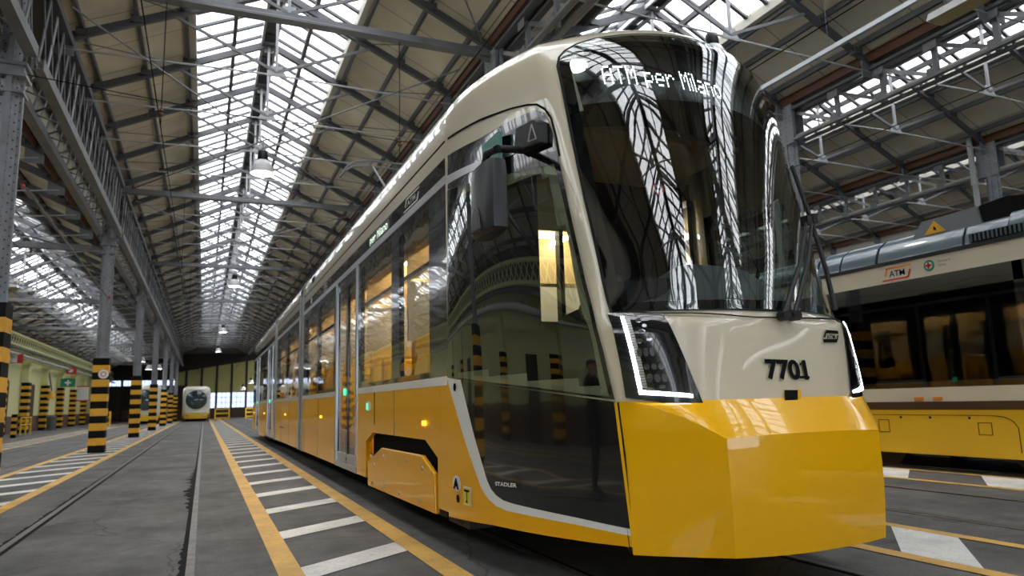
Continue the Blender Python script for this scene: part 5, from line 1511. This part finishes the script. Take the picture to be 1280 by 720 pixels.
# ------------------------------------------------------------------ light
w = bpy.data.worlds.new('world'); SC.world = w; w.use_nodes = True
nt = w.node_tree; bg = nt.nodes['Background']
tc = nt.nodes.new('ShaderNodeTexCoord'); nz = nt.nodes.new('ShaderNodeTexNoise'); nz.inputs['Scale'].default_value = 2.2; nz.inputs['Detail'].default_value = 5
nt.links.new(tc.outputs['Generated'], nz.inputs[0])
rp = nt.nodes.new('ShaderNodeValToRGB'); rp.color_ramp.elements[0].position = .3; rp.color_ramp.elements[0].color = (.80, .86, .95, 1); rp.color_ramp.elements[1].position = .65; rp.color_ramp.elements[1].color = (1, 1, 1, 1)
nt.links.new(nz.outputs['Fac'], rp.inputs[0]); nt.links.new(rp.outputs[0], bg.inputs[0])
bg.inputs[1].default_value = 2.6
vs = SC.view_settings
SC.display_settings.display_device = 'sRGB'
vs.view_transform = 'Standard'; vs.look = 'None'; vs.gamma = 1.0; vs.use_curve_mapping = False
vs.exposure = 1.38
cy = SC.cycles
cy.max_bounces = 10; cy.diffuse_bounces = 4; cy.glossy_bounces = 4; cy.transparent_max_bounces = 16; cy.transmission_bounces = 4
cy.caustics_reflective = False; cy.caustics_refractive = False
cy.use_denoising = True
cy.sample_clamp_indirect = 8
# ------------------------------------------------------------------ the photographer's companion, seen only as a reflection in the tram's black flank
PX, PY = -1.62, 5.30                                  # stands left of the picture, turned towards -Y
per = thing('person', (PX, PY, 0), 'person in dark jacket and trousers mirrored in the black panel of the yellow tram', 'person')
def skin_mesh(nodes, edges, sub=2):
    """nodes: {name: (x, y, z, r)}; grows one continuous surface"""
    ks = list(nodes); ix = {k: i for i, k in enumerate(ks)}
    me = bpy.data.meshes.new('s'); me.from_pydata([nodes[k][:3] for k in ks], [(ix[a], ix[b]) for a, b in edges], [])
    ob = bpy.data.objects.new('s', me); COL.objects.link(ob)
    sk = ob.modifiers.new('skin', 'SKIN'); sk.use_smooth_shade = True
    for i, k in enumerate(ks):
        r_ = nodes[k][3]; rr = r_ if isinstance(r_, tuple) else (r_, r_)
        me.skin_vertices[0].data[i].radius = rr; me.skin_vertices[0].data[i].use_root = (i == 0)
    sb = ob.modifiers.new('sub', 'SUBSURF'); sb.levels = sub; sb.render_levels = sub
    dg = bpy.context.evaluated_depsgraph_get(); dg.update()
    m2 = bpy.data.meshes.new_from_object(ob.evaluated_get(dg)); bpy.data.objects.remove(ob)
    return m2
N_ = {'pel': (0, 0, .95, (.15, .12)), 'wst': (0, .01, 1.12, (.145, .115)), 'chs': (0, .015, 1.32, (.17, .125)), 'shl': (0, .02, 1.46, (.11, .09)), 'nck': (0, .01, 1.54, .062),
      'jaw': (0, -.02, 1.60, (.062, .07)), 'hed': (0, -.01, 1.69, (.078, .095)), 'top': (0, .0, 1.76, (.06, .075))}
E_ = [('pel', 'wst'), ('wst', 'chs'), ('chs', 'shl'), ('shl', 'nck'), ('nck', 'jaw'), ('jaw', 'hed'), ('hed', 'top')]
for s, n in ((-1, 'r'), (1, 'l')):
    N_.update({n+'hip': (s*.09, 0, .88, .095), n+'kne': (s*.10, -.02-.03*s, .50, .062), n+'ank': (s*.11, .03-.04*s, .10, .045), n+'bal': (s*.12, -.09-.04*s, .045, .042), n+'toe': (s*.125, -.16-.04*s, .035, .032)})
    E_ += [('pel', n+'hip'), (n+'hip', n+'kne'), (n+'kne', n+'ank'), (n+'ank', n+'bal'), (n+'bal', n+'toe')]
    N_.update({n+'sho': (s*.19, .02, 1.44, .068), n+'elb': (s*.24, -.02, 1.16, .048), n+'wri': (s*.13, -.24, 1.27 if s < 0 else 1.22, .032), n+'plm': (s*.10, -.31, 1.31 if s < 0 else 1.25, (.036, .02))})
    E_ += [('shl', n+'sho'), (n+'sho', n+'elb'), (n+'elb', n+'wri'), (n+'wri', n+'plm')]
    wx, wy, wz, _ = N_[n+'plm']
    for k in range(4):
        o = (k-1.5)*.019; L_ = (.034, .040, .037, .028)[k]
        N_[n+'f%da' % k] = (wx-s*.010, wy-.035, wz+o, .0095); N_[n+'f%db' % k] = (wx-s*.030, wy-.035-L_*.6, wz+o, .0085); N_[n+'f%dc' % k] = (wx-s*.055, wy-.03-L_*.5, wz+o, .0075)
        E_ += [(n+'plm', n+'f%da' % k), (n+'f%da' % k, n+'f%db' % k), (n+'f%db' % k, n+'f%dc' % k)]
    N_[n+'ta'] = (wx-s*.030, wy+.005, wz+.03, .011); N_[n+'tb'] = (wx-s*.052, wy-.02, wz+.042, .009)
    E_ += [(n+'plm', n+'ta'), (n+'ta', n+'tb')]
bmesh_body = skin_mesh(N_, E_)
for mm in ('dark_cloth', 'skin', 'satin_black', 'hair'): bmesh_body.materials.append(MATS[mm])
for pl in bmesh_body.polygons:
    c = pl.center
    k = 0
    if c.z > 1.535: k = 1
    elif c.z < .085: k = 2
    elif c.y < -.245 and c.z > 1.1: k = 1
    pl.material_index = k; pl.use_smooth = True
body = bpy.data.objects.new('body', bmesh_body); COL.objects.link(body); body.parent = per
m = MB()                                              # face: nose, ears, glasses; hair cap
m.add([(PX+x, PY+y, z) for x, y, z in ((-.014, -.098, 1.655), (.014, -.098, 1.655), (0, -.128, 1.652), (0, -.100, 1.70), (0, -.09, 1.645))], [(0, 2, 3), (2, 1, 3), (0, 4, 2), (4, 1, 2)], 'skin'); m.build('nose', per)
for s in (-1, 1):
    m = MB(); m.lathe((PX+s*.079, PY+.0, 1.675), [(.006, -.012), (.026, -.006), (.028, .004), (.01, .012)], 'skin', 12, 'x'); m.build('ear', per)
m = MB()
for s in (-1, 1): m.lathe((PX+s*.034, PY-.105, 1.695), [(.022, -.003), (.026, 0), (.022, .003)], 'satin_black', 14, 'y'); m.bar((PX+s*.06, PY-.10, 1.70), (PX+s*.082, PY+.0, 1.695), .006, .008, 'satin_black')
m.bar((PX-.012, PY-.107, 1.698), (PX+.012, PY-.107, 1.698), .005, .006, 'satin_black'); m.build('glasses', per)
m = MB(); m.add([(PX-.025, PY-.094, 1.625), (PX+.025, PY-.094, 1.625), (PX+.02, PY-.094, 1.617), (PX-.02, PY-.094, 1.617)], [(0, 1, 2, 3)], 'red'); m.build('mouth', per)
m = MB(); vs = []; fs = []
for i in range(8):
    a = i/7*math.pi*.56
    for k in range(20):
        b = 2*math.pi*k/20; yy = math.cos(b); low = 1.0 if yy < .2 else 1.0
        vs.append((PX+.088*math.sin(a)*math.sin(b), PY+.008+.105*math.sin(a)*yy*(1 if yy > 0 else .92), 1.712+.088*math.cos(a)-(.05*max(0, yy) if i > 5 else 0)+(.05*max(0, -yy)*(i-4)/3 if i > 4 else 0)))
for i in range(7):
    for k in range(20): fs.append((i*20+k, i*20+(k+1) % 20, (i+1)*20+(k+1) % 20, (i+1)*20+k))
m.add(vs, fs, 'hair'); m.build('hair', per, smooth=80)
m = MB(); m.lathe((PX, PY+.012, 1.51), [(.085, 0), (.075, .045), (.07, .05)], 'dark_cloth', 16); m.build('jacket_collar', per, smooth=60)
m = MB(); m.box(PX-.045, PX+.045, PY-.395, PY-.385, 1.22, 1.37, 'satin_black')
tag(m.build('mobile_phone', None, bevel=.004), 'dark phone held in both hands by the person mirrored in the tram', 'phone')
